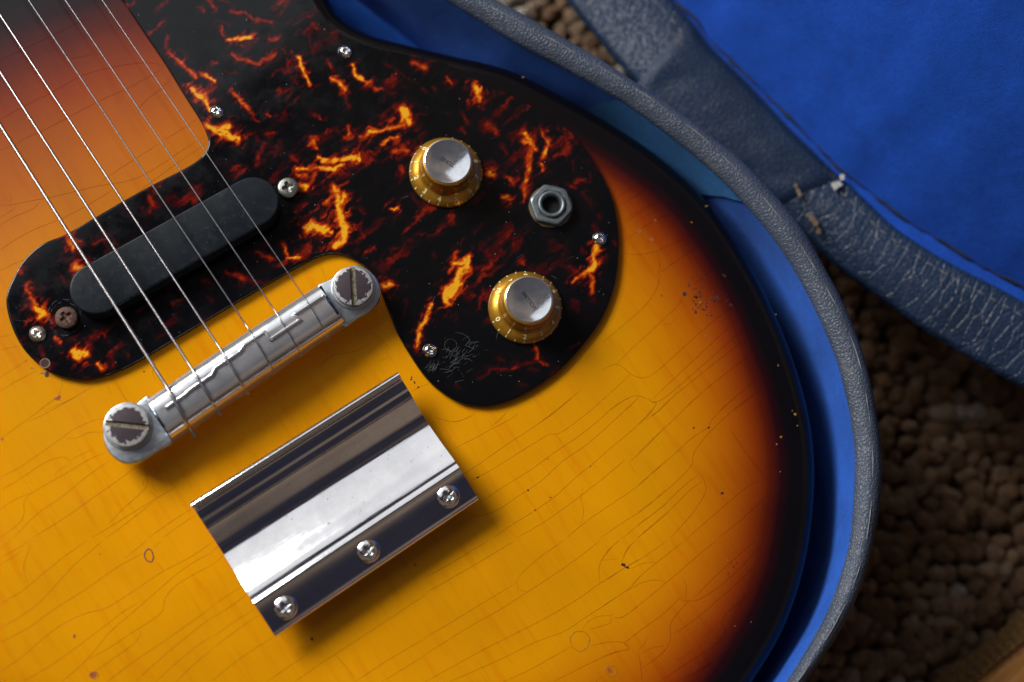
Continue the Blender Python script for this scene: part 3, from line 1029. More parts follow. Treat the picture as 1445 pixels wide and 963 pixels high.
for p_, w_, s_ in [
    ([(430, 140), (390, 220), (350, 330), (325, 430)], 4.6, .84), ([(380, 250), (350, 320)], 4, .95), ([(1130, 430), (1145, 500)], 4.4, .72), ([(1145, 520), (1070, 550), (960, 580), (830, 590), (750, 640)], 4.2, .40), ([(1170, 530), (1230, 560)], 4.2, .6),
    ([(980, 570), (1030, 570)], 4.4, .55), ([(1380, 430), (1440, 400)], 4, .4), ([(780, 40), (740, 180)], 3.6, .36), ([(250, 120), (230, 220)], 4, .24), ([(600, 690), (620, 710)], 5, .28), ([(880, 520), (920, 530)], 4, .26), ([(1250, 620), (1290, 590)], 5, .3), ([(1020, 680), (1080, 690)], 5, .22),
    ([(120, 30), (160, 0)], 8, .82), ([(60, 60), (90, 50)], 0.1, 0), ([(1400, 140), (1430, 190)], 6, .28), ([(560, 240), (600, 210)], 5, .22), ([(1090, 580), (1160, 585)], 4, .3)]:
    fl_(b6, p_, w_, s_)
fl_((440, 350), [(100, 62)], .1, 0)
b7 = (0, 380)
for p_, w_, s_ in [
    ([(180, 110), (210, 170), (250, 240)], 4.6, .68), ([(215, 190), (250, 260)], 6.5, .74), ([(250, 280), (300, 300), (270, 320)], 8.5, 1.0), ([(125, 15), (160, 30)], 5, .52), ([(370, 470), (410, 500)], 5, .72), ([(510, 560), (570, 575)], 7.5, 1.02),
    ([(520, 590), (545, 600)], 7, .9), ([(660, 650), (695, 680)], 5, .78), ([(700, 440), (710, 460)], 4.6, .55), ([(760, 600), (770, 660)], 4, .42), ([(860, 580), (860, 600)], 3.6, .40), ([(270, 530), (290, 590)], 5.5, .36), ([(350, 650), (350, 680)], 5, .42),
    ([(1160, 235), (1220, 205)], 4.2, .52), ([(1380, 90), (1430, 90)], 4.4, .42), ([(590, 745), (620, 750)], 5, .3), ([(480, 10), (520, 0)], 5, .6), ([(430, 50), (440, 90)], 5, .36), ([(1060, 470), (1110, 440)], 5, .28), ([(610, 530), (620, 560)], 4.5, .30), ([(460, 580), (480, 590)], 5, .22)]:
    fl_(b7, p_, w_, s_)
b8 = (0, 200)
for p_, w_, s_ in [
    ([(470, 640), (500, 720)], 9, .78), ([(500, 620), (550, 680)], 6, .55), ([(500, 860), (550, 850)], 6.5, .80), ([(640, 700), (710, 665)], 3.6, .50), ([(120, 880), (150, 890)], 6, .66), ([(1010, 330), (1100, 280)], 4.2, .4), ([(1020, 370), (1050, 440)], 7.5, .55), ([(600, 800), (640, 810)], 4.5, .42),
    ([(1290, 360), (1340, 340)], 8, .2), ([(870, 440), (860, 500)], 8, .18), ([(720, 620), (800, 700)], 5, .28), ([(560, 760), (400, 820)], 5, .30), ([(210, 780), (250, 770)], 6, .22)]:
    fl_(b8, p_, w_, s_)
b9 = (250, 320)
for p_, w_, s_ in [
    ([(545, 175), (590, 200), (640, 225)], 5, .62), ([(725, 140), (750, 200)], 5, .80), ([(740, 200), (820, 205)], 4.2, .86), ([(335, 310), (390, 330), (470, 360)], 5.2, .58), ([(470, 360), (540, 390)], 4, .40), ([(560, 370), (600, 390)], 5, .32), ([(190, 375), (230, 380)], 5, .40), ([(0, 495), (40, 490)], 4, .5), ([(200, 470), (230, 490)], 6, .24)]:
    fl_(b9, p_, w_, s_)

def flame_attr(v):
    xy = np.asarray(v)[:, :2]
    p = to_px(xy, 2.2)
    x, y = p[:, 0], p[:, 1]
    wx = (fbm(x/12, y/12, 4)-.5)*10+(fbm(x/3.5+40, y/3.5, 2)-.5)*1.6
    wy = (fbm(x/12+31, y/12+7, 4)-.5)*10+(fbm(x/3.5, y/3.5+70, 2)-.5)*1.6
    q = np.stack([x+wx, y+wy], 1)
    field = np.zeros(len(p))
    a0 = math.radians(-50)
    u0 = x*math.cos(a0)-y*math.sin(a0)
    w0 = x*math.sin(a0)+y*math.cos(a0)
    wvar = .42+1.15*fbm(x/10+11, y/10+3, 3)                       # uneven width
    smoke = np.clip((fbm(u0/4+wx*.2, w0/12+wy*.2, 4)-.42)/.26, 0, 1)  # torn, streaky fringes
    for pts, wd, st in FL:
        if st <= 0:
            continue
        wd = wd*(.84 if st > .9 else .70)
        st = st if st > .9 else st*(.72+.28*max(0, st-.4)/.5)
        lo, hi = pts.min(0)-wd*2.6-8, pts.max(0)+wd*2.6+8
        m = np.where((q[:, 0] > lo[0]) & (q[:, 0] < hi[0]) & (q[:, 1] > lo[1]) & (q[:, 1] < hi[1]))[0]
        if not len(m):
            continue
        d = dist_poly(q[m], pts, False) if len(pts) > 1 else np.linalg.norm(q[m]-pts[0], axis=1)
        wl_ = wd*wvar[m]*1.12
        s = np.exp(-(d/wl_)**1.9)*1.08
        halo = np.exp(-(d/(wl_*2.3))**2)*.50*smoke[m]+np.exp(-(d/(wd*3.6+3))**2)*.30*smoke[m]**2
        field[m] = np.maximum(field[m], st*np.maximum(s, halo))
    # faint smoky reds everywhere
    a = math.radians(-50)
    u = x*math.cos(a)-y*math.sin(a)
    w_ = x*math.sin(a)+y*math.cos(a)
    bgn = fbm(u/11+wx*.1, w_/34+wy*.1, 5)
    faint = np.clip((bgn-.52)/.17, 0, 1)*.38
    big = np.clip((fbm(x/70+5, y/70+3, 2)-.38)/.25, 0, 1)
    field = np.maximum(field, faint*big)
    # fibres inside the flames, across and along the guard's figure
    f1 = fbm(u/2.0+wx*.2, w_/15, 3)
    f2 = fbm((x+wx)/5.5, (y+wy)/5.5, 3)
    field = field*(.42+.66*f1+.52*f2)
    return {'amber_mix': np.clip(field, 0, 1)}
guard = plate('pickguard', guard_out, 2.2, 0.05, .5, M_tort, guitar, grid=.40, afun=flame_attr, nb=3)
guard['label'] = 'dark tortoiseshell pickguard with red and amber flames'

# ---- screws
def screw_mesh(name, R_, hgt, cross, depth, material, flat=.0, rough_edge=0.0):
    seg, nr_ = 72, 26
    v, f = [], []
    rs = [R_*(i/nr_)**.85 for i in range(nr_+1)]
    for i, r in enumerate(rs):
        for k in range(seg):
            a = 2*math.pi*k/seg
            x, y = r*math.cos(a), r*math.sin(a)
            q = r/R_
            z = hgt*(1-(1-flat)*(q**2.4)) if q < .999 else hgt*flat
            if q > .9:
                z -= hgt*.18*((q-.9)/.1)**2
            wx_, wy_ = abs(x), abs(y)
            arm_w = .20*cross*2
            def arm(p_, t_):
                tap = arm_w*(1-.35*p_/cross)
                e1 = max(0, min(1, (tap-t_)/(.10*cross)+.5))
                e2 = max(0, min(1, (cross-p_)/(.14*cross)+.5))
                return e1*e2
            c = max(arm(wx_, wy_), arm(wy_, wx_))
            c = max(c, max(0, min(1, (.42*cross-r)/(.12*cross)+.5)))
            z -= depth*c*(1-.45*(r/cross if r < cross else 1))
            v.append((x*MM, y*MM, z*MM))
    f = [tuple(reversed(q)) for q in grid_faces(nr_+1, seg, True)]
    b_ = nr_*seg
    n0 = len(v)
    for k in range(seg):
        a = 2*math.pi*k/seg
        v.append((R_*.96*math.cos(a)*MM, R_*.96*math.sin(a)*MM, -.6*MM))
    f += [(b_+k, n0+k, n0+(k+1) % seg, b_+(k+1) % seg) for k in range(seg)]
    me = bpy.data.meshes.new(name)
    me.from_pydata(v, [], f)
    me.materials.append(material)
    bm = bmesh.new()
    bm.from_mesh(me)
    bmesh.ops.remove_doubles(bm, verts=bm.verts, dist=1e-7)
    bmesh.ops.recalc_face_normals(bm, faces=bm.faces)
    for e in bm.edges:
        if len(e.link_faces) == 2:
            e.smooth = e.calc_face_angle(0) < math.radians(50)
    for fc in bm.faces:
        fc.smooth = True
    bm.to_mesh(me)
    bm.free()
    return me
sm = screw_mesh('guard_screw', 2.62, 1.35, 1.35, .95, M_screw)
for (x, y, a) in [(305.5, 157, .35), (487.5, 72, .1), (847, 336, .5), (607, 494.5, .35)]:
    link('guard_screw', sm, guard, P(x, y, 2.9)+Vector((0, 0, -.5*MM)), a)
sm2 = screw_mesh('guard_screw', 2.85, 1.3, 1.4, .9, mat_chrome('scuffed_screw', (.74, .71, .64), (.22, .4), .7, .00003, 6))
o = link('guard_screw', sm2, guard, P(53, 471.5, 2.6), .75)
o['label'] = 'scuffed pale screw at the left end of the pickguard'

# ---- empty screw hole in the guard's left end
hole = lathe('empty_screw_hole', [(1.75, 0), (1.7, .16), (1.45, .17), (1.3, .02)], mat_simple('hole_rim', (.20, .13, .10), .5, 0, 900, .4), guard, P(63.5, 513, 2.21), 32)
lathe('hole_bottom', [(1.38, 0), (1.36, .05)], mat_simple('hole_brown', (.045, .012, .008), .8, 0, 900, .4), guard, P(63.5, 513, 2.22), 32)

# ---- pickup
pk = empty('pickup', P(246, 345, 2.2), None, None, guitar)
pk['label'] = 'long black plastic pickup with rounded ends and worn edges'
cA, cB = P(136, 407, 9.6), P(357, 284, 9.6)
ax = (cB-cA).normalized()
nx = Vector((-ax.y, ax.x, 0))
r_ = (P(136+.486*36, 407+.874*36, 9.6)-cA).length
def stadium(r, n=28):
    pts = []
    for k in range(n+1):
        a = -math.pi/2+math.pi*k/n
        pts.append(cB+ax*(r*math.cos(a))+nx*(r*math.sin(a)))
    for k in range(n+1):
        a = math.pi/2+math.pi*k/n
        pts.append(cA+ax*(r*math.cos(a))+nx*(r*math.sin(a)))
    return np.array([(p.x, p.y) for p in pts])
cov = plate('cover', resample(stadium(r_), 200, True), 9.6, 2.2, .65, M_pickup, pk, nb=6)
ps1 = screw_mesh('pickup_screw', 3.6, 1.3, 1.9, 1.3, M_greyscrew, .55)
ps2 = screw_mesh('pickup_screw', 3.75, 1.4, 2.0, 1.0, M_rust, .6)
o = link('screw', ps1, pk, P(406.5, 265.5, 3.6), .35)
o['label'] = 'dull grey cross-head screw'
o = link('screw', ps2, pk, P(94, 449, 3.6), .7)
o['label'] = 'rusty brown cross-head screw'

# ---- bridge
br = empty('bridge', P(345, 510, 0), None, None, guitar)
br['label'] = 'chromed wraparound bridge with a stepped saddle ridge'
fL, fR = P(206, 562, 11), P(446, 402, 11)
nL, nR = P(243.5, 621, 9.5), P(487, 457, 9.5)
ZP = [(0, 7.5), (.02, 10.0), (.08, 12.0), (.18, 13.6), (.32, 14.4), (.5, 14.4), (.66, 13.7), (.8, 12.2), (.9, 10.4), (.97, 8.6), (1.0, 6.5)]
def zprof(v_):
    return float(np.interp(v_, [a for a, b_ in ZP], [b_ for a, b_ in ZP]))
def smoothz(v_):
    # rounded section
    t = abs(2*v_-.92)/1.08 if v_ > .46 else abs(.46-v_)/.46
    return 7.0+7.6*math.sqrt(max(0, 1-min(1, t)**3.6))
def crown(u_):
    return 1.3*(1-(2*u_-1)**2)
def bpt(u_, v_, up=0.0):
    a = fL.lerp(fR, u_)
    b_ = nL.lerp(nR, u_)
    p = a.lerp(b_, v_)
    p.z = (smoothz(v_)+crown(u_)+up)*MM
    return p
vs = [0, .004, .015, .035, .07, .12, .18, .25, .33, .41, .5, .58, .66, .73, .8, .86, .91, .95, .975, .99, 1.0]
rows = []
for u_ in np.linspace(0, 1, 60):
    row = [bpt(u_, vv) for vv in vs]
    lo_n = bpt(u_, 1.0); lo_n.z = 4.5*MM
    lo_f = bpt(u_, 0.0); lo_f.z = 4.5*MM
    row.append(lo_n)
    row.append(lo_f)
    rows.append(np.array([tuple(p) for p in row]))
bar = rings('bar', rows, M_bridge, br, True, cap='both')
sharp(bar, 50)
def on_bar(px, py, up=0.0):
    z = 14.0
    for _ in range(5):
        p = P(px, py, z+up)
        # solve u, v in the bar's quad
        A = (fR-fL)
        B = (nL-fL)
        d = p-fL
        det = A.x*B.y-A.y*B.x
        u_ = (d.x*B.y-d.y*B.x)/det
        v_ = (A.x*d.y-A.y*d.x)/det
        z = smoothz(min(1, max(0, v_)))+crown(u_)
    return P(px, py, z+up)
def bar_uv(px, py):
    p = on_bar(px, py)
    A = (fR-fL)
    B = (nL-fL)
    d = p-fL
    det = A.x*B.y-A.y*B.x
    return (d.x*B.y-d.y*B.x)/det, (A.x*d.y-A.y*d.x)/det
segs = [((457, 420), (411, 444)), ((423, 453), (379, 479)), ((373, 469), (343, 489)), ((337, 496), (304, 521)), ((297, 528), (268, 553)), ((260, 557), (233, 577))]
sp = []
for a, b_ in segs:
    (ua, va), (ub, vb) = bar_uv(*a), bar_uv(*b_)
    vm = min(.62, max(.2, (va+vb)/2))
    for k in range(13):
        sp.append(bpt(ua+(ub-ua)*k/12, vm, .28))
_sp = [sp[0]]
for q_ in sp[1:]:
    n = max(1, int((q_-_sp[-1]).length/.0006))
    last_ = _sp[-1].copy()
    for k in range(1, n+1):
        _sp.append(last_.lerp(q_, k/n))
sp = _sp
tube('saddle_ridge', sp, .62*MM, M_bridge, br, 10)
# ears
def ear(name, pxs, z_top):
    poly = resample(catmull(Pn(pxs, z_top), 5, True), 90, True)
    return plate(name, poly, z_top, z_top-4.2, .55, M_ear, br, nb=3)
ear('left_ear', [(211, 560), (201, 563), (188, 572), (160, 580), (147, 594), (145.5, 617), (152, 636), (166, 650), (183, 654.5), (201, 650), (225, 635), (243, 622), (230, 596)], 10.2)
ear('right_ear', [(448, 404), (464, 395), (480, 386), (499, 374), (517, 379), (531, 392), (537.5, 409), (534, 425), (522, 438), (504, 449), (487, 460), (474, 452), (456, 428)], 10.2)
bar_end = mat_chrome('dark_groove', (.16, .20, .30), (.2, .3), .2)
tube('end_groove', [on_bar(452, 405, -.3), on_bar(464, 425, .1), on_bar(476, 442, .0), on_bar(486, 456, -1.0)], .55*MM, bar_end, br, 8)
tube('end_groove', [on_bar(207, 564, -.8), on_bar(218, 582, .0), on_bar(230, 601, .0), on_bar(242, 618, -1.0)], .5*MM, bar_end, br, 8)

def stud(px, py, r, slot_ang, zt):
    c = P(px, py, zt)
    s = empty('mounting_stud', (c.x, c.y, 10.2*MM), None, None, None)
    s.parent = br
    s.location = Vector((c.x, c.y, 10.2*MM))-wloc(br)
    hw = .95
    V, Fc = [], []
    for sg in (1, -1):
        a0 = math.asin(hw/r)
        pts = []
        for k in range(25):
            a = a0+(math.pi-2*a0)*k/24
            pts.append((r*math.cos(a), sg*r*math.sin(a)))
        prof = [(1.0, -2.6), (1.0, -.35), (.965, -.06), (.93, 0)]
        base = len(V)
        for sc_, z in prof:
            for x, y in pts:
                yy = max(hw, abs(y)*sc_)*sg if sc_ < 1 else y
                V.append((x*sc_*MM, yy*MM, z*MM))
        n = len(pts)
        for i in range(len(prof)-1):
            for j in range(n):
                q_ = (base+i*n+j, base+i*n+(j+1) % n, base+(i+1)*n+(j+1) % n, base+(i+1)*n+j)
                Fc.append(q_ if sg > 0 else tuple(reversed(q_)))
        cap = tuple(range(base+3*n, base+4*n))
        Fc.append(cap if sg > 0 else tuple(reversed(cap)))
    o = make('stud_head', V, Fc, M_stud, None, True)
    o.parent = s
    o.location = (0, 0, (zt-10.2)*MM)
    o.rotation_euler = (0, 0, slot_ang)
    sharp(o, 35)
    v, f = lathe_data([(r*.97, -2.4), (r*.97, -.95), (0.001, -.95)], 48)
    o = make('slot_floor', v, f, M_slot, None, False)
    o.parent = s
    o.location = (0, 0, (zt-10.2)*MM)
    v, f = lathe_data([(r*1.10, -3.2), (r*1.10, -2.5), (r*1.06, -2.35), (r*.9, -2.3)], 56)
    o = make('washer', v, f, M_ear, None, False)
    o.parent = s
    o.location = (0, 0, (zt-10.2)*MM)
    sharp(o, 30)
    return s
# studs are third level: put their pieces straight under the bridge instead
def stud_flat(px, py, r, slot_ang, zt, lab):
    s = stud(px, py, r, slot_ang, zt)
    base = wloc(s)
    for ch in list(s.children):
        off = base+ch.location
        ch.parent = br
        ch.location = off-wloc(br)
        if ch.name.startswith('stud_head'):
            ch['label'] = lab
    bpy.data.objects.remove(s)
stud_flat(179, 600, 7.15, math.radians(-6), 13.4, 'left slotted stud with chipped plating, slot nearly level')
stud_flat(498.5, 403.5, 6.75, math.radians(94), 13.4, 'right slotted stud with chipped plating, slot nearly upright')

# ---- chrome tail cover
tc_ = empty('tail_cover', P(470, 712, 0), None, None, guitar)
tc_['label'] = 'bent chrome cover plate held by three cross-head screws'
ztop = 8.5
A0, B0 = P(267, 708.5, 12), P(560, 523.5, 12)
D0, C0 = P(389.5, 900, 8.5), P(676, 706.5, 8.5)
prof = [(0.000, 9.2), (.004, 10.6), (.012, 11.6), (.024, 12.1), (.036, 12.15), (.048, 11.8), (.058, 11.0), (.066, 10.4), (.078, 10.15), (.10, 9.95), (.125, 9.8), (.145, 9.4), (.16, 9.2), (.178, 9.0), (.188, 8.95), (.196, 8.55), (.21, 8.1), (.24, 7.3), (.28, 6.4), (.32, 5.72), (.355, 5.45), (.385, 5.5), (.42, 5.85), (.47, 6.55), (.52, 7.4), (.57, 8.35),
        (.60, 9.05), (.63, 9.85), (.66, 10.6), (.685, 11.05), (.71, 11.3), (.726, 11.42), (.738, 11.65), (.748, 11.95), (.757, 12.05), (.767, 11.95), (.78, 11.55), (.81, 11.1), (.85, 10.65), (.90, 10.2), (.95, 9.8), (.972, 9.55), (.986, 9.1), (.995, 8.3), (1.0, 7.0)]
_pt = catmull(prof, 4)
prof = [(min(1, max(0, float(a))), float(b_)) for a, b_ in _pt]
rows = []
NU = 40
for i in range(NU+1):
    u_ = i/NU
    top, low = [], []
    for t_, z_ in prof:
        a = A0.lerp(B0, u_)
        d = D0.lerp(C0, u_)
        p = a.lerp(d, t_)
        sag = .35*math.sin(u_*math.pi)*math.sin(t_*math.pi)+.9*(u_-.4)*math.sin(t_*2.2*math.pi)*(1-t_)
        top.append((p.x, p.y, (z_+sag)*MM))
    for t_, z_ in reversed(prof):
        a = A0.lerp(B0, u_)
        d = D0.lerp(C0, u_)
        p = a.lerp(d, min(.993, max(.007, t_)))
        low.append((p.x, p.y, (z_-1.1)*MM))
    rows.append(np.array(top+low))
cp = rings('cover_plate', rows, M_plate, tc_, True, cap='both')
sharp(cp, 48)
# raised block the plate is screwed to
def quad_pt(u_, t_, z):
    p = A0.lerp(B0, u_).lerp(D0.lerp(C0, u_), t_)
    p.z = z*MM
    return p
bl = np.array([tuple(quad_pt(u_, t_, 0))[:2] for u_, t_ in ((.06, .80), (.94, .80), (.94, .96), (.06, .96))])
plate('mounting_block', resample(bl, 4, True), 7.2, .03, .2, M_nut, tc_, nb=1)
ps3 = screw_mesh('cover_screw', 4.1, 1.25, 1.95, 1.25, M_screw)
for (x, y, a) in [(632, 699.5, .95), (519, 776.5, .8), (402, 856.5, .75)]:
    link('cover_screw', ps3, tc_, P(x, y, 11.0)+Vector((0, 0, -.35*MM)), a)

# ---- strings
bend = [("E", [(-90, 35), (14.5, 200), (143, 397), (237, 549)], (272, 612), .60, True),
        ("A", [(-90, -38), (65, 199), (197, 402), (271, 521)], (308.5, 582), .50, True),
        ("D", [(-60, -70), (120, 199), (245, 391), (311, 493)], (348.5, 553.5), .40, True),
        ("G", [(-10, -75), (174, 198), (301, 390), (351, 465)], (387, 525), .27, False),
        ("B", [(40, -77), (227, 198), (355, 390), (390, 442)], (425, 500), .22, False),
        ("e", [(93, -75), (281, 199), (411, 390), (432.5, 424)], (464, 477), .18, False)]
descr = ['thickest string, lowest across the bridge', 'second thickest string', 'third thickest string', 'fourth string, plain steel', 'fifth string, plain and thin', 'thinnest string, nearest the knobs']
for i, (nm, pts, end, rad, wound) in enumerate(bend):
    sad = on_bar(*pts[-1], .93+rad)
    first = P(pts[0][0], pts[0][1], 12.0)
    line = [first.lerp(sad, t) for t in np.linspace(0, 1, 50)]
    n = 12
    for k in range(1, n+1):
        x = pts[-1][0]+(end[0]-pts[-1][0])*k/n
        y = pts[-1][1]+(end[1]-pts[-1][1])*k/n
        s = k/n
        lift_ = rad+.9*(1-s)**2+.05
        q_ = on_bar(x, y, lift_)
        if s > .93:
            q_.z -= .2*MM
        line.append(q_)
    last = line[-1].copy()
    dd = (line[-1]-line[-2]).normalized()
    line.append(last+dd*.9*MM+Vector((0, 0, -.7*MM)))
    m = M_string
    o = tube('string', line, rad*MM, m, guitar, 10)
    o['label'] = descr[i]
# winding relief on the three thick strings
def mat_wound():
    m, t, b = nt('wound_string')
    b.inputs['Metallic'].default_value = 1
    b.inputs['Base Color'].default_value = (.50, .49, .50, 1)
    b.inputs['Roughness'].default_value = .3
    v = coords(t, (1, 1, 1), (0, 0, -S_ANG))
    wv = t.nodes.new('ShaderNodeTexWave')
    wv.wave_type = 'BANDS'
    wv.bands_direction = 'X'
    wv.inputs['Scale'].default_value = 1000
    t.links.new(v, wv.inputs['Vector'])
    t.links.new(bump(t, wv.outputs['Fac'], .00006, .35), b.inputs['Normal'])
    return m
M_wound = mat_wound()
for o in guitar.children:
    if o.name in ('string', 'string.001', 'string.002'):
        o.data.materials[0] = M_wound

# ---- knobs
_txt = {}
def text_mesh(s, size, bold=.0):
    cu = bpy.data.curves.new('t', 'FONT')
    cu.body = s
    cu.size = size
    cu.align_x = 'CENTER'
    cu.align_y = 'CENTER'
    cu.offset = bold
    ob = bpy.data.objects.new('t', cu)
    C.objects.link(ob)
    dg = bpy.context.evaluated_depsgraph_get()
    me = bpy.data.meshes.new_from_object(ob.evaluated_get(dg))
    v = np.array([tuple(x.co) for x in me.vertices])
    f = [tuple(p.vertices) for p in me.polygons]
    bpy.data.objects.remove(ob)
    bpy.data.meshes.remove(me)
    return v, f
KP = [(12.7, 0), (12.95, .35), (12.95, .9), (12.75, 1.35), (12.3, 1.9), (11.6, 2.55), (10.8, 3.15), (10.0, 3.65), (9.55, 4.0), (9.4, 4.35), (9.5, 4.8), (9.55, 5.2), (9.35, 5.7), (9.2, 6.2), (9.05, 8.5), (8.9, 10.8), (8.75, 11.9), (8.45, 12.3), (8.2, 12.35), (8.1, 12.2), (8.0, 10.8)]
def kr(z):
    return float(np.interp(z, [p[1] for p in KP], [p[0] for p in KP]))
def knob(px, py, ang0, cap_text, cap_ang, tilt, label, wear):
    c = P(px, py, 3.4)
    c.z = 2.25*MM
    k = empty('control_knob', c, None, None, guitar)
    k['label'] = label
    lathe('knob_body', KP, M_knob, k, c, 96, angle=60)
    # metal cap, slightly dished
    cp_ = [(8.15, 12.15), (8.15, 12.45), (8.0, 12.62), (7.8, 12.66)]
    for q_ in np.linspace(7.5, 0.0, 12):
        cp_.append((max(q_, .001), 11.6+1.0*(q_/7.6)**2))
    lathe('knob_cap', cp_, M_cap, k, c, 72, angle=60)
    V, Fc = [], []
    def put(v, f, r, a, zr, slope, flip=False):
        # local text plane: +y towards the knob's centre
        nonlocal V, Fc
        ca, sa = math.cos(a), math.sin(a)
        base = len(V)
        rin = Vector((-ca, -sa, 0))
        tang = Vector((-sa, ca, 0))
        up = (rin*math.cos(slope)+Vector((0, 0, math.sin(slope)))).normalized()
        nn = tang.cross(up)
        if nn.z < 0:
            nn = -nn
        o_ = Vector((r*ca, r*sa, zr))*MM
        for x, y, _ in v:
            V.append(tuple(o_+tang*x+up*y+nn*.10*MM))
        Fc += [tuple(i+base for i in q_) for q_ in f]
    sl = math.atan2(3.15-1.9, 12.3-10.8)
    for n_ in range(11):
        a = math.radians(ang0+30.5*n_)
        v, f = text_mesh(str(n_), 2.7*MM, .00007)
        put(v, f, 10.95, a, 3.12, sl)
    for n_ in range(21):
        a = math.radians(ang0+15.25*n_)
        hw = .17*MM
        v = [(-hw, -.62*MM, 0), (hw, -.62*MM, 0), (hw, .42*MM, 0), (-hw, .42*MM, 0)]
        put(v, [(0, 1, 2, 3)], 12.42, a, 1.92, sl+.25)
    o = make('dial_numerals', V, Fc, M_print, k, False, None, c)
    v, f = text_mesh(cap_text, 1.95*MM, .00003)
    V2 = []
    for x, y, _ in v:
        xx = x*math.cos(cap_ang)-y*math.sin(cap_ang)
        yy = x*math.sin(cap_ang)+y*math.cos(cap_ang)
        r = math.hypot(xx, yy)*1000
        V2.append((xx, yy, (11.6+1.0*(r/7.6)**2+.03)*MM))
    o = make('cap_lettering', V2, f, M_engrave if wear < .5 else M_engrave, k, False, None, c)
    return k
knob(741.5, 434, -154, 'VOLUME', math.radians(127), 0, 'lower gold knob, marked VOLUME', 0)
knob(629.5, 243, -103-30.5*4, 'TONE', math.radians(147), 0, 'upper gold knob with worn silver cap', 1)

# ---- jack socket
jc = P(777.5, 291, 3.2)
jc.z = 2.25*MM
jk = empty('output_jack', jc, None, None, guitar)
jk['label'] = 'tarnished hexagonal jack nut with a dark round socket'
lathe('washer', [(7.75, 0), (7.8, .35), (7.6, .6), (5.5, .62)], mat_simple('brassy_washer', (.28, .23, .15), .4, .8, 900, .4), jk, jc, 64)
def hexr(a, i):
    a = (a+math.radians(6)) % (math.pi/3)-math.pi/6
    return (math.cos(math.pi/6)/math.cos(a)) if i in (0, 1, 2) else 1.0
hp = [(8.1, .62), (8.1, 2.2), (8.0, 2.5)]
V, Fc = [], []
seg = 96
prof_n = [(7.9, .62, .85), (7.9, 1.9, .8), (7.5, 2.65, .25), (6.9, 3.0, 0), (5.6, 3.05, 0), (5.2, 2.7, 0), (4.9, 2.5, 0)]
for r, z, hx in prof_n:
    for k in range(seg):
        a = 2*math.pi*k/seg
        hr = math.cos(math.pi/6)/math.cos(((a+math.radians(12)) % (math.pi/3))-math.pi/6)
        rr_ = r*(hx*hr+(1-hx)*min(1, hr*1.0+.06))
        V.append((rr_*math.cos(a)*MM, rr_*math.sin(a)*MM, z*MM))
o = make('hex_nut', V, grid_faces(len(prof_n), seg, True), M_nut, jk, True, None, jc)
sharp(o, 28)
lathe('threaded_barrel', [(4.95, 2.4), (4.85, 3.5), (4.55, 3.8), (3.95, 3.8), (3.5, 3.45), (3.3, 2.9), (3.25, .7)], M_nut, jk, jc, 64, angle=50)
lathe('socket_shade_disc', [(3.6, .60), (3.5, .80), (.001, .80)], M_black, jk, jc, 40)  # black disc painted in place of the shaded depth of the socket

# ------------------------------------------------------------------ crazing of the lacquer: fine raised lines
CR = []
def cr(o, *lines):
    for l in lines:
        CR.append(T(o[0], o[1], l))
cr((0, 0), [(0, 410), (140, 345), (330, 255), (520, 160), (650, 110)], [(480, 400), (570, 385), (660, 365)], [(0, 815), (160, 725), (370, 620), (550, 520), (760, 458), (950, 430), (1050, 432), (1115, 450)],
   [(130, 960), (290, 890), (480, 790), (670, 690), (870, 600), (1050, 500), (1120, 455)], [(940, 790), (945, 740), (1010, 670), (1100, 600), (1150, 545), (1170, 515)], [(850, 195), (930, 165)], [(1110, 960), (1280, 850), (1345, 805)], [(1360, 950), (1390, 930)])
cr((0, 200), [(0, 60), (75, 30), (150, 0)], [(0, 430), (70, 432), (200, 405), (350, 378), (530, 335), (690, 298), (860, 270), (1000, 215), (1180, 100), (1330, 0)], [(680, 300), (690, 275), (740, 235), (900, 130), (1090, 10)], [(0, 520), (60, 480), (115, 443)],
   [(0, 570), (100, 510), (220, 460), (270, 410)], [(0, 740), (100, 670), (250, 590), (400, 535), (450, 510), (600, 430), (730, 350), (780, 315)], [(940, 345), (1050, 260), (1200, 150), (1390, 20)], [(0, 880), (100, 830), (180, 795)], [(70, 420), (75, 370), (62, 340)])
cr((0, 380), [(0, 280), (40, 265)], [(0, 460), (70, 450)], [(0, 550), (70, 535), (140, 520)], [(0, 735), (90, 680), (190, 615)], [(0, 830), (100, 770), (250, 690)], [(260, 960), (380, 880), (425, 790), (420, 750)], [(310, 960), (470, 890), (630, 800)], [(735, 790), (750, 850)], [(800, 790), (850, 880), (900, 930)], [(1060, 640), (1035, 700), (1060, 760)], [(90, 740), (85, 760), (105, 770), (110, 745)])
cr((0, 560), [(0, 290), (110, 210), (250, 110), (370, 10)], [(190, 170), (300, 120), (510, 5)], [(0, 550), (150, 470), (350, 330), (500, 225), (640, 160), (710, 150)], [(460, 280), (520, 282), (600, 245), (710, 240)], [(0, 640), (150, 550), (300, 450), (420, 410), (475, 435), (480, 465), (460, 450)],
   [(480, 430), (560, 390), (630, 355)], [(370, 550), (390, 510), (460, 465)], [(0, 770), (100, 700), (210, 655)], [(0, 960), (130, 860), (165, 790), (165, 710), (240, 640), (450, 520), (600, 430), (715, 380)], [(90, 960), (250, 800), (420, 680), (580, 550), (750, 430)],
   [(220, 960), (430, 830), (600, 710), (800, 570), (920, 480)], [(620, 960), (740, 890), (900, 790), (1050, 700), (1220, 600)], [(720, 960), (860, 860), (960, 780), (1050, 710)], [(740, 865), (830, 770), (940, 670), (1000, 600), (990, 520), (975, 470)], [(1010, 960), (1150, 860), (1300, 765)], [(1110, 960), (1230, 870), (1330, 805)], [(970, 610), (985, 540)], [(1020, 640), (1070, 690)])
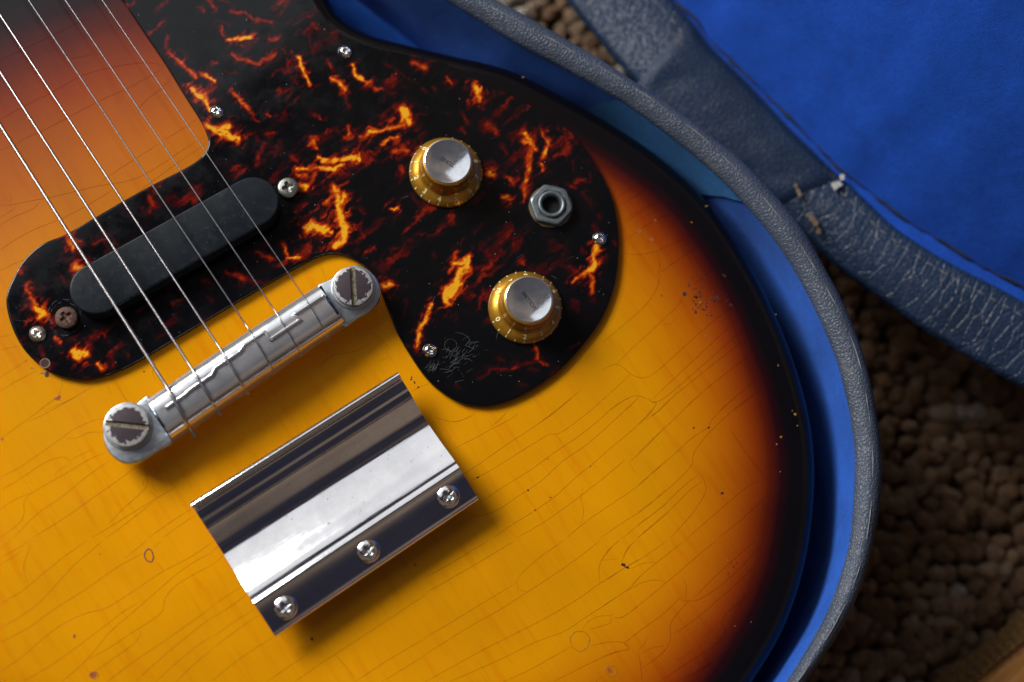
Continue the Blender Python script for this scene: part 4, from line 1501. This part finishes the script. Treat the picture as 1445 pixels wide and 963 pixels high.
cr((0, 763), [(0, 60), (75, 0)], [(0, 120), (110, 60), (200, 0)], [(0, 165), (90, 110), (155, 65)], [(220, 0), (180, 110), (160, 190), (190, 290)], [(0, 435), (160, 335), (310, 210), (450, 100), (590, 0)], [(0, 595), (150, 510), (280, 410), (400, 280), (500, 170), (620, 70), (700, 0)],
   [(0, 695), (200, 590), (350, 480), (600, 320), (800, 180), (970, 85)], [(0, 895), (150, 790), (300, 660), (450, 555), (600, 490), (720, 460), (900, 350), (1100, 215), (1300, 110), (1445, 10)], [(850, 120), (1000, 0)], [(1040, 50), (1095, 5)], [(160, 955), (330, 860), (500, 740), (700, 590), (830, 490), (935, 425)],
   [(420, 960), (560, 840), (660, 730), (750, 620), (900, 490), (1050, 360), (1200, 230), (1330, 140), (1445, 80)], [(600, 810), (760, 720), (900, 625), (1050, 530), (1110, 470), (1120, 400), (1180, 320), (1300, 240), (1445, 165)], [(630, 900), (760, 810), (900, 710), (955, 640), (950, 600)],
   [(730, 960), (900, 830), (1050, 730), (1250, 590), (1445, 450)], [(920, 960), (1050, 840), (1200, 710), (1350, 590), (1445, 520)], [(1060, 960), (1200, 830), (1350, 710), (1445, 650)], [(1200, 960), (1320, 840), (1445, 740)], [(1110, 205), (1070, 155)])
cr((300, 763), [(0, 70), (40, 40)], [(0, 160), (80, 100)], [(0, 440), (110, 370), (200, 310)], [(0, 525), (120, 450), (240, 360)], [(0, 660), (120, 570), (280, 470)], [(0, 735), (150, 620), (310, 510)], [(0, 950), (150, 830), (280, 740), (410, 660)], [(370, 960), (500, 870), (650, 770)], [(560, 960), (700, 860), (900, 730), (1100, 600), (1250, 500), (1445, 370)],
   [(970, 960), (1150, 840), (1300, 750), (1445, 665)], [(1150, 960), (1300, 870), (1445, 780)], [(820, 760), (900, 850), (960, 930)])
cr((600, 763), [(0, 660), (170, 560), (350, 450), (500, 360), (600, 300)], [(620, 290), (650, 230), (760, 130), (870, 50), (940, 0)], [(600, 295), (625, 295), (635, 330), (625, 345)], [(0, 775), (150, 680), (320, 575), (500, 475), (680, 360), (850, 250), (1050, 110), (1190, 0)], [(640, 340), (700, 350)],
   [(0, 360), (120, 290), (250, 215), (380, 140), (610, 0)], [(0, 250), (150, 170), (430, 0)], [(0, 960), (200, 850), (400, 740), (620, 630), (850, 510), (1050, 390), (1190, 290), (1350, 190), (1445, 130)], [(170, 960), (350, 880), (550, 790), (750, 690), (940, 620), (1080, 530), (1250, 420), (1370, 340), (1445, 310)],
   [(530, 960), (700, 885), (870, 790), (985, 725)], [(1190, 290), (1180, 200), (1200, 130), (1250, 60), (1320, 0)], [(1200, 135), (1310, 125)], [(1335, 150), (1370, 60), (1430, 0)], [(1070, 600), (1110, 550), (1180, 515), (1255, 510), (1280, 500)], [(1110, 610), (1200, 580), (1260, 560), (1260, 510)], [(1280, 525), (1340, 520), (1445, 450)],
   [(1130, 715), (1250, 690), (1350, 695), (1390, 740), (1310, 755), (1150, 820), (980, 905), (870, 960)], [(1350, 695), (1445, 630)], [(1160, 960), (1210, 920)], [(1405, 315), (1410, 295), (1445, 265)])
cr((640, 560), [(0, 355), (140, 285), (260, 220), (400, 145), (440, 110)], [(240, 215), (330, 140), (370, 90)], [(0, 175), (60, 160), (120, 125)], [(75, 525), (200, 440), (370, 320), (540, 210), (700, 90), (810, 0)], [(115, 575), (270, 490), (430, 390), (560, 310), (660, 250), (690, 258), (760, 225), (900, 120), (1040, 0)], [(695, 262), (740, 315)],
   [(185, 715), (360, 600), (520, 500), (700, 370), (850, 270), (1000, 150), (1100, 60), (1210, 0)], [(100, 790), (180, 812), (300, 770), (450, 670), (600, 570), (740, 440), (900, 330), (1050, 200), (1190, 70), (1260, 0)], [(270, 960), (400, 870), (560, 770), (700, 670), (830, 550), (930, 470), (1080, 340), (1200, 240), (1320, 130), (1380, 45)],
   [(430, 960), (620, 850), (830, 700), (960, 600), (1060, 520), (1170, 425)], [(1190, 450), (1300, 350), (1445, 200)], [(1190, 450), (1240, 525)], [(770, 960), (900, 850), (1060, 740), (1250, 610), (1350, 520), (1445, 430)], [(870, 860), (885, 770), (865, 700), (880, 620)], [(1000, 960), (1160, 850), (1300, 760), (1445, 630)], [(1150, 960), (1300, 840), (1445, 730)], [(1250, 960), (1445, 790)],
   [(1300, 160), (1380, 110), (1445, 50)], [(1340, 30), (1380, 40), (1445, 0)])
cr((850, 380), [(0, 500), (120, 400), (270, 270), (350, 170), (385, 80), (385, 0)], [(400, 20), (450, 0)], [(100, 645), (180, 560), (300, 450), (430, 330), (520, 240), (545, 190)], [(0, 690), (60, 655), (110, 650), (200, 715), (270, 740), (350, 710), (500, 580), (700, 400), (850, 280), (940, 215)], [(0, 890), (100, 800), (190, 715)],
   [(55, 960), (150, 890), (230, 860), (300, 880), (350, 905), (400, 890), (480, 830), (640, 690), (800, 550), (950, 410), (1040, 350)], [(335, 890), (450, 780), (620, 620), (800, 450), (960, 285)], [(380, 960), (500, 850), (650, 730), (800, 610), (980, 470)], [(550, 960), (700, 820), (850, 700), (1000, 580), (1080, 500)], [(160, 960), (240, 880)], [(800, 960), (950, 830), (1100, 700)], [(900, 960), (1010, 870), (1120, 770)],
   [(420, 375), (460, 375), (500, 340)], [(620, 110), (700, 50), (740, 0)], [(770, 100), (830, 50)], [(790, 190), (900, 120)], [(340, 960), (370, 910)], [(710, 310), (780, 330)])
cr((900, 560), [(0, 190), (80, 110), (130, 40), (90, 35), (75, 10)], [(60, 155), (160, 80), (240, 0)], [(0, 385), (120, 270), (260, 140), (400, 0)], [(0, 600), (100, 520), (250, 390), (370, 280), (480, 205), (500, 160), (600, 60), (670, 0)], [(0, 785), (130, 690), (270, 570), (370, 460), (375, 400), (430, 310), (520, 210), (650, 90), (760, 0)],
   [(375, 460), (440, 550), (465, 620), (440, 690), (350, 820), (220, 960)], [(0, 870), (150, 760), (300, 620), (410, 530)], [(0, 960), (180, 810), (350, 640), (440, 575)], [(340, 960), (500, 820), (650, 690), (760, 600), (815, 578)], [(550, 960), (700, 840), (830, 720), (905, 655)], [(620, 200), (660, 270), (750, 400), (870, 550), (970, 690), (975, 730), (1080, 690)], [(840, 800), (870, 740)])
cr((850, 763), [(0, 135), (50, 60), (110, 0)], [(130, 150), (165, 70), (225, 0)], [(0, 290), (130, 200), (300, 100), (440, 0)], [(200, 190), (280, 155), (370, 145)], [(0, 445), (120, 370), (200, 310), (260, 240), (370, 150), (560, 0)], [(205, 315), (290, 280), (370, 268), (430, 285)], [(80, 525), (140, 520), (260, 430), (430, 290), (560, 180), (700, 60), (780, 0)],
   [(155, 695), (260, 610), (400, 510), (500, 420), (530, 385)], [(540, 245), (570, 310), (565, 400)], [(530, 400), (585, 412), (660, 400), (800, 310), (900, 220), (1020, 100), (1080, 30)], [(620, 395), (720, 290), (870, 150), (1040, 0)], [(585, 412), (500, 510), (460, 580), (465, 660), (430, 740), (340, 820), (270, 865)], [(470, 640), (600, 560), (780, 410), (950, 260), (1040, 160)],
   [(150, 700), (180, 740)], [(0, 790), (80, 760), (180, 740)], [(240, 750), (280, 710), (300, 670), (295, 640)], [(245, 760), (260, 850), (270, 960)], [(255, 770), (340, 730), (420, 715)], [(390, 960), (520, 870), (680, 770), (800, 680), (835, 620), (810, 560), (840, 500), (920, 430), (1050, 310)], [(700, 650), (780, 580)], [(490, 810), (540, 800), (605, 745)], [(550, 960), (700, 860), (850, 760)], [(890, 640), (890, 530), (905, 470)],
   [(500, 960), (620, 900), (740, 830)])
cr((840, 200), [(150, 380), (250, 310), (340, 250)], [(160, 440), (260, 380), (350, 320)], [(200, 525), (300, 470), (430, 390)], [(200, 545), (330, 470), (470, 380)], [(200, 670), (280, 615), (400, 540), (560, 470)], [(200, 760), (280, 768), (400, 750), (560, 680), (700, 620)], [(410, 920), (440, 850), (420, 740)], [(440, 885), (540, 820), (640, 750), (740, 690)], [(350, 740), (345, 700), (390, 660)], [(680, 960), (800, 870), (880, 830)], [(100, 240), (200, 180)], [(640, 960), (700, 900)], [(560, 680), (680, 860)], [(340, 470), (390, 530)])
cr((520, 400), [(280, 745), (350, 705), (410, 680)], [(450, 910), (560, 940), (650, 925), (720, 890)], [(1150, 960), (1300, 850), (1445, 720)], [(860, 960), (930, 890)], [(0, 300), (80, 380), (150, 450)])
cr((250, 320), [(960, 960), (1050, 880), (1200, 850), (1330, 790)], [(1360, 920), (1445, 890)], [(1060, 560), (1055, 560)], [(980, 280), (1010, 360)], [(700, 960), (760, 880)], [(560, 430), (590, 520)])

def cracks():
    V, Fc = [], []
    hw = .080
    for l in CR:
        if len(l) < 2:
            continue
        c = catmull(l, 5)
        w2 = Pn(c, 0)
        Ls = np.linalg.norm(np.diff(w2, axis=0), axis=1).sum()
        if Ls < .0008:
            continue
        n = max(4, int(Ls/.0012))
        w2 = resample(w2, n)
        t = np.gradient(w2, axis=0)
        t /= np.linalg.norm(t, axis=1)[:, None]+1e-12
        nn = np.stack([-t[:, 1], t[:, 0]], 1)
        base = len(V)
        for i in range(n):
            e = min(1, i/3, (n-1-i)/3)
            jx = (noise.noise(Vector((w2[i, 0]*900, w2[i, 1]*900, 0))))*.07*MM
            hh = hw*(.45+.55*e)*(.8+.4*random.random())
            p = w2[i]+nn[i]*jx
            a, b_ = p+nn[i]*hh*MM, p-nn[i]*hh*MM
            V += [(a[0], a[1], .008*MM), (p[0], p[1], .020*MM), (b_[0], b_[1], .008*MM)]
        for i in range(n-1):
            q_ = base+i*3
            Fc += [(q_, q_+1, q_+4, q_+3), (q_+1, q_+2, q_+5, q_+4)]
    o = make('lacquer_crazing', V, Fc, M_crack, guitar, False, burst_attr(np.array(V)))
    o['kind'] = 'stuff'
cracks()

# dents, chips, rings in the finish
fl_y, fl_d, fl_r = [], [], []
for (x, y, a, b_, an) in [(1102, 617, 1.0, .6, .5), (1096, 627, .8, .4, .9), (1122, 585, .9, .7, .2), (1125, 601, .5, .4, 0), (1118, 580, .6, .3, 1), (1101, 666, .5, .3, .6), (997, 291, 1.2, .35, .2), (976, 314, .5, .4, 0), (1098, 516, .35, .6, 0), (989, 427, 1.1, .7, -.4),
                        (985, 422, .5, .4, 0), (1095, 444, .35, .5, 0), (738, 109, .8, .4, 0), (1108, 956, .4, .4, 0), (1037, 884, .35, .35, 0), (1060, 878, .3, .4, 0), (60, 527, 1.3, .9, 0)]:
    fl_y.append((x, y, .0, a*.62, b_*.62, an, .02))
rs = random.Random(5)
for k in range(46):
    a = rs.uniform(0, 2*math.pi)
    r = abs(rs.gauss(0, 1))*19+4
    fl_d.append((988+r*math.cos(a)*1.15, 424+r*math.sin(a)*.9, 0, rs.uniform(.2, .9), rs.uniform(.14, .5), rs.uniform(0, 3), .02))
for (x, y, a, b_) in [(881, 798, .8, .5), (885, 801, .9, .5), (878, 797, .5, .6), (966, 415, 1.0, .8), (1022, 389, .9, .35), (66, 529, 1.1, .8), (979, 604, .5, .3), (1000, 604, .5, .4), (1019, 696, .5, .8), (203, 525, .35, .35), (773, 648, .1, .3), (580, 536, .5, .25), (585, 540, .7, .3), (590, 547, .5, .3), (581, 533, .3, .5), (777, 702, .4, .2),
                      (674, 674, .7, .3), (745, 692, .5, .3), (755, 720, .5, .2), (833, 659, .25, .2), (586, 797, .4, .3), (440, 902, .6, .6), (1003, 440, .5, .3), (1035, 800, .5, .2), (1040, 795, .6, .2), (1028, 810, .5, .2)]:
    fl_d.append((x, y, 0, a, b_, rs.uniform(0, 3), .02))
for (x, y, a, b_) in [(902, 326, 1.1, .8), (925, 311, .5, .4), (920, 338, .8, .7), (81, 563, 1.0, .8), (84, 560, .7, .7), (3, 620, .7, .5), (45, 520, .6, .3), (37, 509, .5, .3), (141, 782, .3, .3), (996, 474, .7, .6), (132, 952, 1.6, 1.2), (105, 898, .8, .5), (860, 946, 1.0, .9)]:
    fl_r.append((x, y, 0, a, b_, rs.uniform(0, 3), .016))
flakes('bare_wood_chips', fl_y, M_chip_y, guitar)['kind'] = 'stuff'
flakes('dark_dents', fl_d, M_chip_d, guitar)['kind'] = 'stuff'
flakes('faint_dents', fl_r, M_chip_r, guitar)['kind'] = 'stuff'
def ring_mark(px, py, r, e=1.0, n=44, rad=.10, ang=0):
    c = P(px, py, 0)
    pts = []
    for k in range(n+1):
        a = 2*math.pi*k/n
        rr_ = r*(1+.04*math.sin(a*3)+.03*math.sin(a*7))
        x, y = rr_*math.cos(a), rr_*e*math.sin(a)
        pts.append(c+Vector((x*math.cos(ang)-y*math.sin(ang), x*math.sin(ang)+y*math.cos(ang), .0))*MM)
    return pts
M_ring = mat_simple('pressed_ring_mark', (.40, .17, .01), .35, 0, 900, .3)
M_ring2 = mat_simple('bruised_ring_mark', (.20, .075, .05), .4, 0, 900, .4)
tube('ring_dent', ring_mark(818, 904.5, 3.25), .11*MM, M_ring, guitar, 6)
tube('ring_dent', ring_mark(862, 947, 2.0, .85), .10*MM, M_ring, guitar, 6)
tube('ring_dent', ring_mark(210, 784, 2.1, .65, ang=-1.3), .2*MM, M_ring2, guitar, 6)
tube('ring_dent', ring_mark(133, 953, 1.3, .8), .1*MM, M_ring, guitar, 6)

# scuffs by the lower guard screw: a small ring, curls and many fine hairs
SC = []
c0 = (636, 486)
SC.append([(636+9*math.cos(a)*.95, 487+8.5*math.sin(a)) for a in np.linspace(0, 2*math.pi, 22)])
SC.append([(640, 469), (652, 471), (660, 476), (663, 481), (658, 483)])
SC.append([(622, 494), (630, 493), (638, 497), (645, 494), (648, 488)])
rs = random.Random(11)
for k in range(62):
    x = rs.gauss(641, 17)
    y = rs.gauss(508, 10)-(x-641)*.45
    a = rs.gauss(-.5, .45)
    L_ = rs.uniform(3, 17)
    cvt = rs.uniform(-.5, .5)
    SC.append([(x+math.cos(a+cvt*t)*L_*t, y+math.sin(a+cvt*t)*L_*t) for t in (0, .33, .66, 1)])
for k in range(16):
    x = rs.gauss(610, 6); y = rs.gauss(514, 3); a = rs.uniform(1.0, 2.3)
    SC.append([(x, y), (x+math.cos(a)*5, y+math.sin(a)*5), (x+math.cos(a+.2)*9, y+math.sin(a+.2)*9)])
for k in range(34):
    a = rs.uniform(0, 2*math.pi)
    x, y = 90+20*math.cos(a), 448+20*math.sin(a)
    a2 = a+rs.uniform(.15, .4)
    r2 = 20+rs.uniform(-2, 6)
    SC.append([(90+r2*math.cos(a), 448+r2*math.sin(a)), (90+(r2+1)*math.cos(a2), 448+(r2+1)*math.sin(a2))])
SC.append([(17, 451), (30, 453), (45, 451)])
SC.append([(30, 487), (40, 480), (46, 476)])
for k in range(12):
    x, y = rs.choice([(745, 350), (560, 300), (800, 380), (330, 130), (700, 420), (690, 560)])
    x += rs.gauss(0, 40); y += rs.gauss(0, 25); a = rs.uniform(0, 3.1)
    L_ = rs.uniform(3, 12)
    SC.append([(x, y), (x+math.cos(a)*L_, y+math.sin(a)*L_)])
def ribbons(name, lines, z, hw, material, parent):
    V, Fc = [], []
    for l in lines:
        w2 = Pn(catmull(l, 4) if len(l) > 2 else l, z)
        if len(w2) < 2:
            continue
        t = np.gradient(w2, axis=0)
        t /= np.linalg.norm(t, axis=1)[:, None]+1e-12
        nn = np.stack([-t[:, 1], t[:, 0]], 1)
        b_ = len(V)
        h = hw*random.uniform(.35, 1.1)
        n = len(w2)
        for i in range(n):
            e = .25+.75*min(1, i/2, (n-1-i)/2) if n > 2 else 1
            a, c = w2[i]+nn[i]*h*e*MM, w2[i]-nn[i]*h*e*MM
            V += [(a[0], a[1], z*MM), (w2[i][0], w2[i][1], (z+.02)*MM), (c[0], c[1], z*MM)]
        for i in range(n-1):
            q_ = b_+i*3
            Fc += [(q_, q_+1, q_+4, q_+3), (q_+1, q_+2, q_+5, q_+4)]
    o = make(name, V, Fc, material, parent, False)
    o['kind'] = 'stuff'
    return o
gp = guard_out
def in_guard(l):
    return bool(inside(Pn(l, 2.2), inset(gp, .8*MM)).all())
ribbons('scuff_marks', [l for l in SC if in_guard(l)], 2.206, .075, M_scuff, guard)
# pickup scratches
PS = []
for k in range(46):
    s = rs.uniform(0, 1)
    x, y = 136+221*s, 407-123*s
    x += rs.gauss(0, 16); y += rs.gauss(0, 14)
    a = rs.uniform(0, 3.1)
    L_ = rs.uniform(2, 9)
    PS.append([(x, y), (x+math.cos(a)*L_*.5, y+math.sin(a)*L_*.5+.5), (x+math.cos(a)*L_, y+math.sin(a)*L_)])
stp = stadium(r_-.0018)
PS = [l for l in PS if inside(Pn(l, 9.6), stp if area2(stp) > 0 else stp[::-1]).all()]
ribbons('fine_scratches', PS, 9.605, .05, M_scuff, pk)
# dust
def dust(n, z, mask, parent, name='dust_specks'):
    V, Fc = [], []
    rs_ = random.Random(3)
    k = 0
    while k < n:
        x, y = rs_.uniform(0, 1230), rs_.uniform(0, 963)
        q_ = Pn([(x, y)], z)
        if not mask(q_)[0]:
            continue
        r = rs_.choice([.06, .07, .08, .1, .16])
        c = q_[0]
        b_ = len(V)
        for a in range(5):
            an = a*2*math.pi/5+rs_.random()
            V.append((c[0]+r*math.cos(an)*MM, c[1]+r*math.sin(an)*MM, z*MM))
        V.append((c[0], c[1], (z+r*.8)*MM))
        Fc += [(b_+a, b_+(a+1) % 5, b_+5) for a in range(5)]
        k += 1
    o = make(name, V, Fc, M_dust, parent, False)
    o['kind'] = 'stuff'
dust(190, 2.2, lambda q_: inside(q_, inset(gp, .8*MM)), guard)
dust(60, 0.0, lambda q_: inside(q_, inset(body_out, 8*MM)) & ~inside(q_, inset(gp, -.5*MM)), guitar)

# ------------------------------------------------------------------ tan board with woven edge, lower right corner
wb = empty('wooden_board', P(1440, 960, -78), 'tan wooden board with a dark woven edge on the carpet at the lower right corner', 'board')
def mat_wood():
    m, t, b = nt('tan_wood')
    v = coords(t, (30, 400, 400), (0, 0, -math.radians(42)))
    n = tex(t, v, 1.0, 5, .6)
    c = ramp(t, n, [(.25, (.34, .13, .028)), (.55, (.58, .26, .065)), (.8, (.74, .44, .18))])
    t.links.new(c, b.inputs['Base Color'])
    b.inputs['Roughness'].default_value = .5
    return m
def mat_weave():
    m, t, b = nt('brown_woven_cord')
    v = coords(t)
    n = tex(t, v, 900, 4, .7)
    c = ramp(t, n, [(.3, (.04, .02, .005)), (.6, (.20, .10, .022)), (.8, (.42, .26, .10))])
    t.links.new(c, b.inputs['Base Color'])
    b.inputs['Roughness'].default_value = .8
    return m
e0, e1 = P(1250, 1022, -72), P(1560, 778, -72)
f0, f1 = P(1300, 1015, -66), P(1580, 790, -66)
_pp = Vector(((f1-f0).y, -(f1-f0).x, 0)).normalized()*.11
g0 = f0+_pp
g1 = f1+_pp
pb = np.array([(f0.x, f0.y), (f1.x, f1.y), (g1.x, g1.y), (g0.x, g0.y)])
plate('board_top', resample(pb, 80, True), -64, -84, 3.0, mat_wood(), wb, nb=5)
MW = mat_weave()
for j in range(5):
    s = j/4.2
    a = e0.lerp(f0, s)
    b_ = e1.lerp(f1, s)
    n = 140
    pts = []
    for k in range(n+1):
        p = a.lerp(b_, k/n)
        p = p+Vector((0, 0, (.8*math.sin(k*1.25+j*math.pi)+s*4)*MM))
        pts.append(p)
    tube('woven_cord', pts, lambda q_, jj=j: (1.15+.25*math.sin(q_*n*1.25*2))*MM, MW, wb, 8)
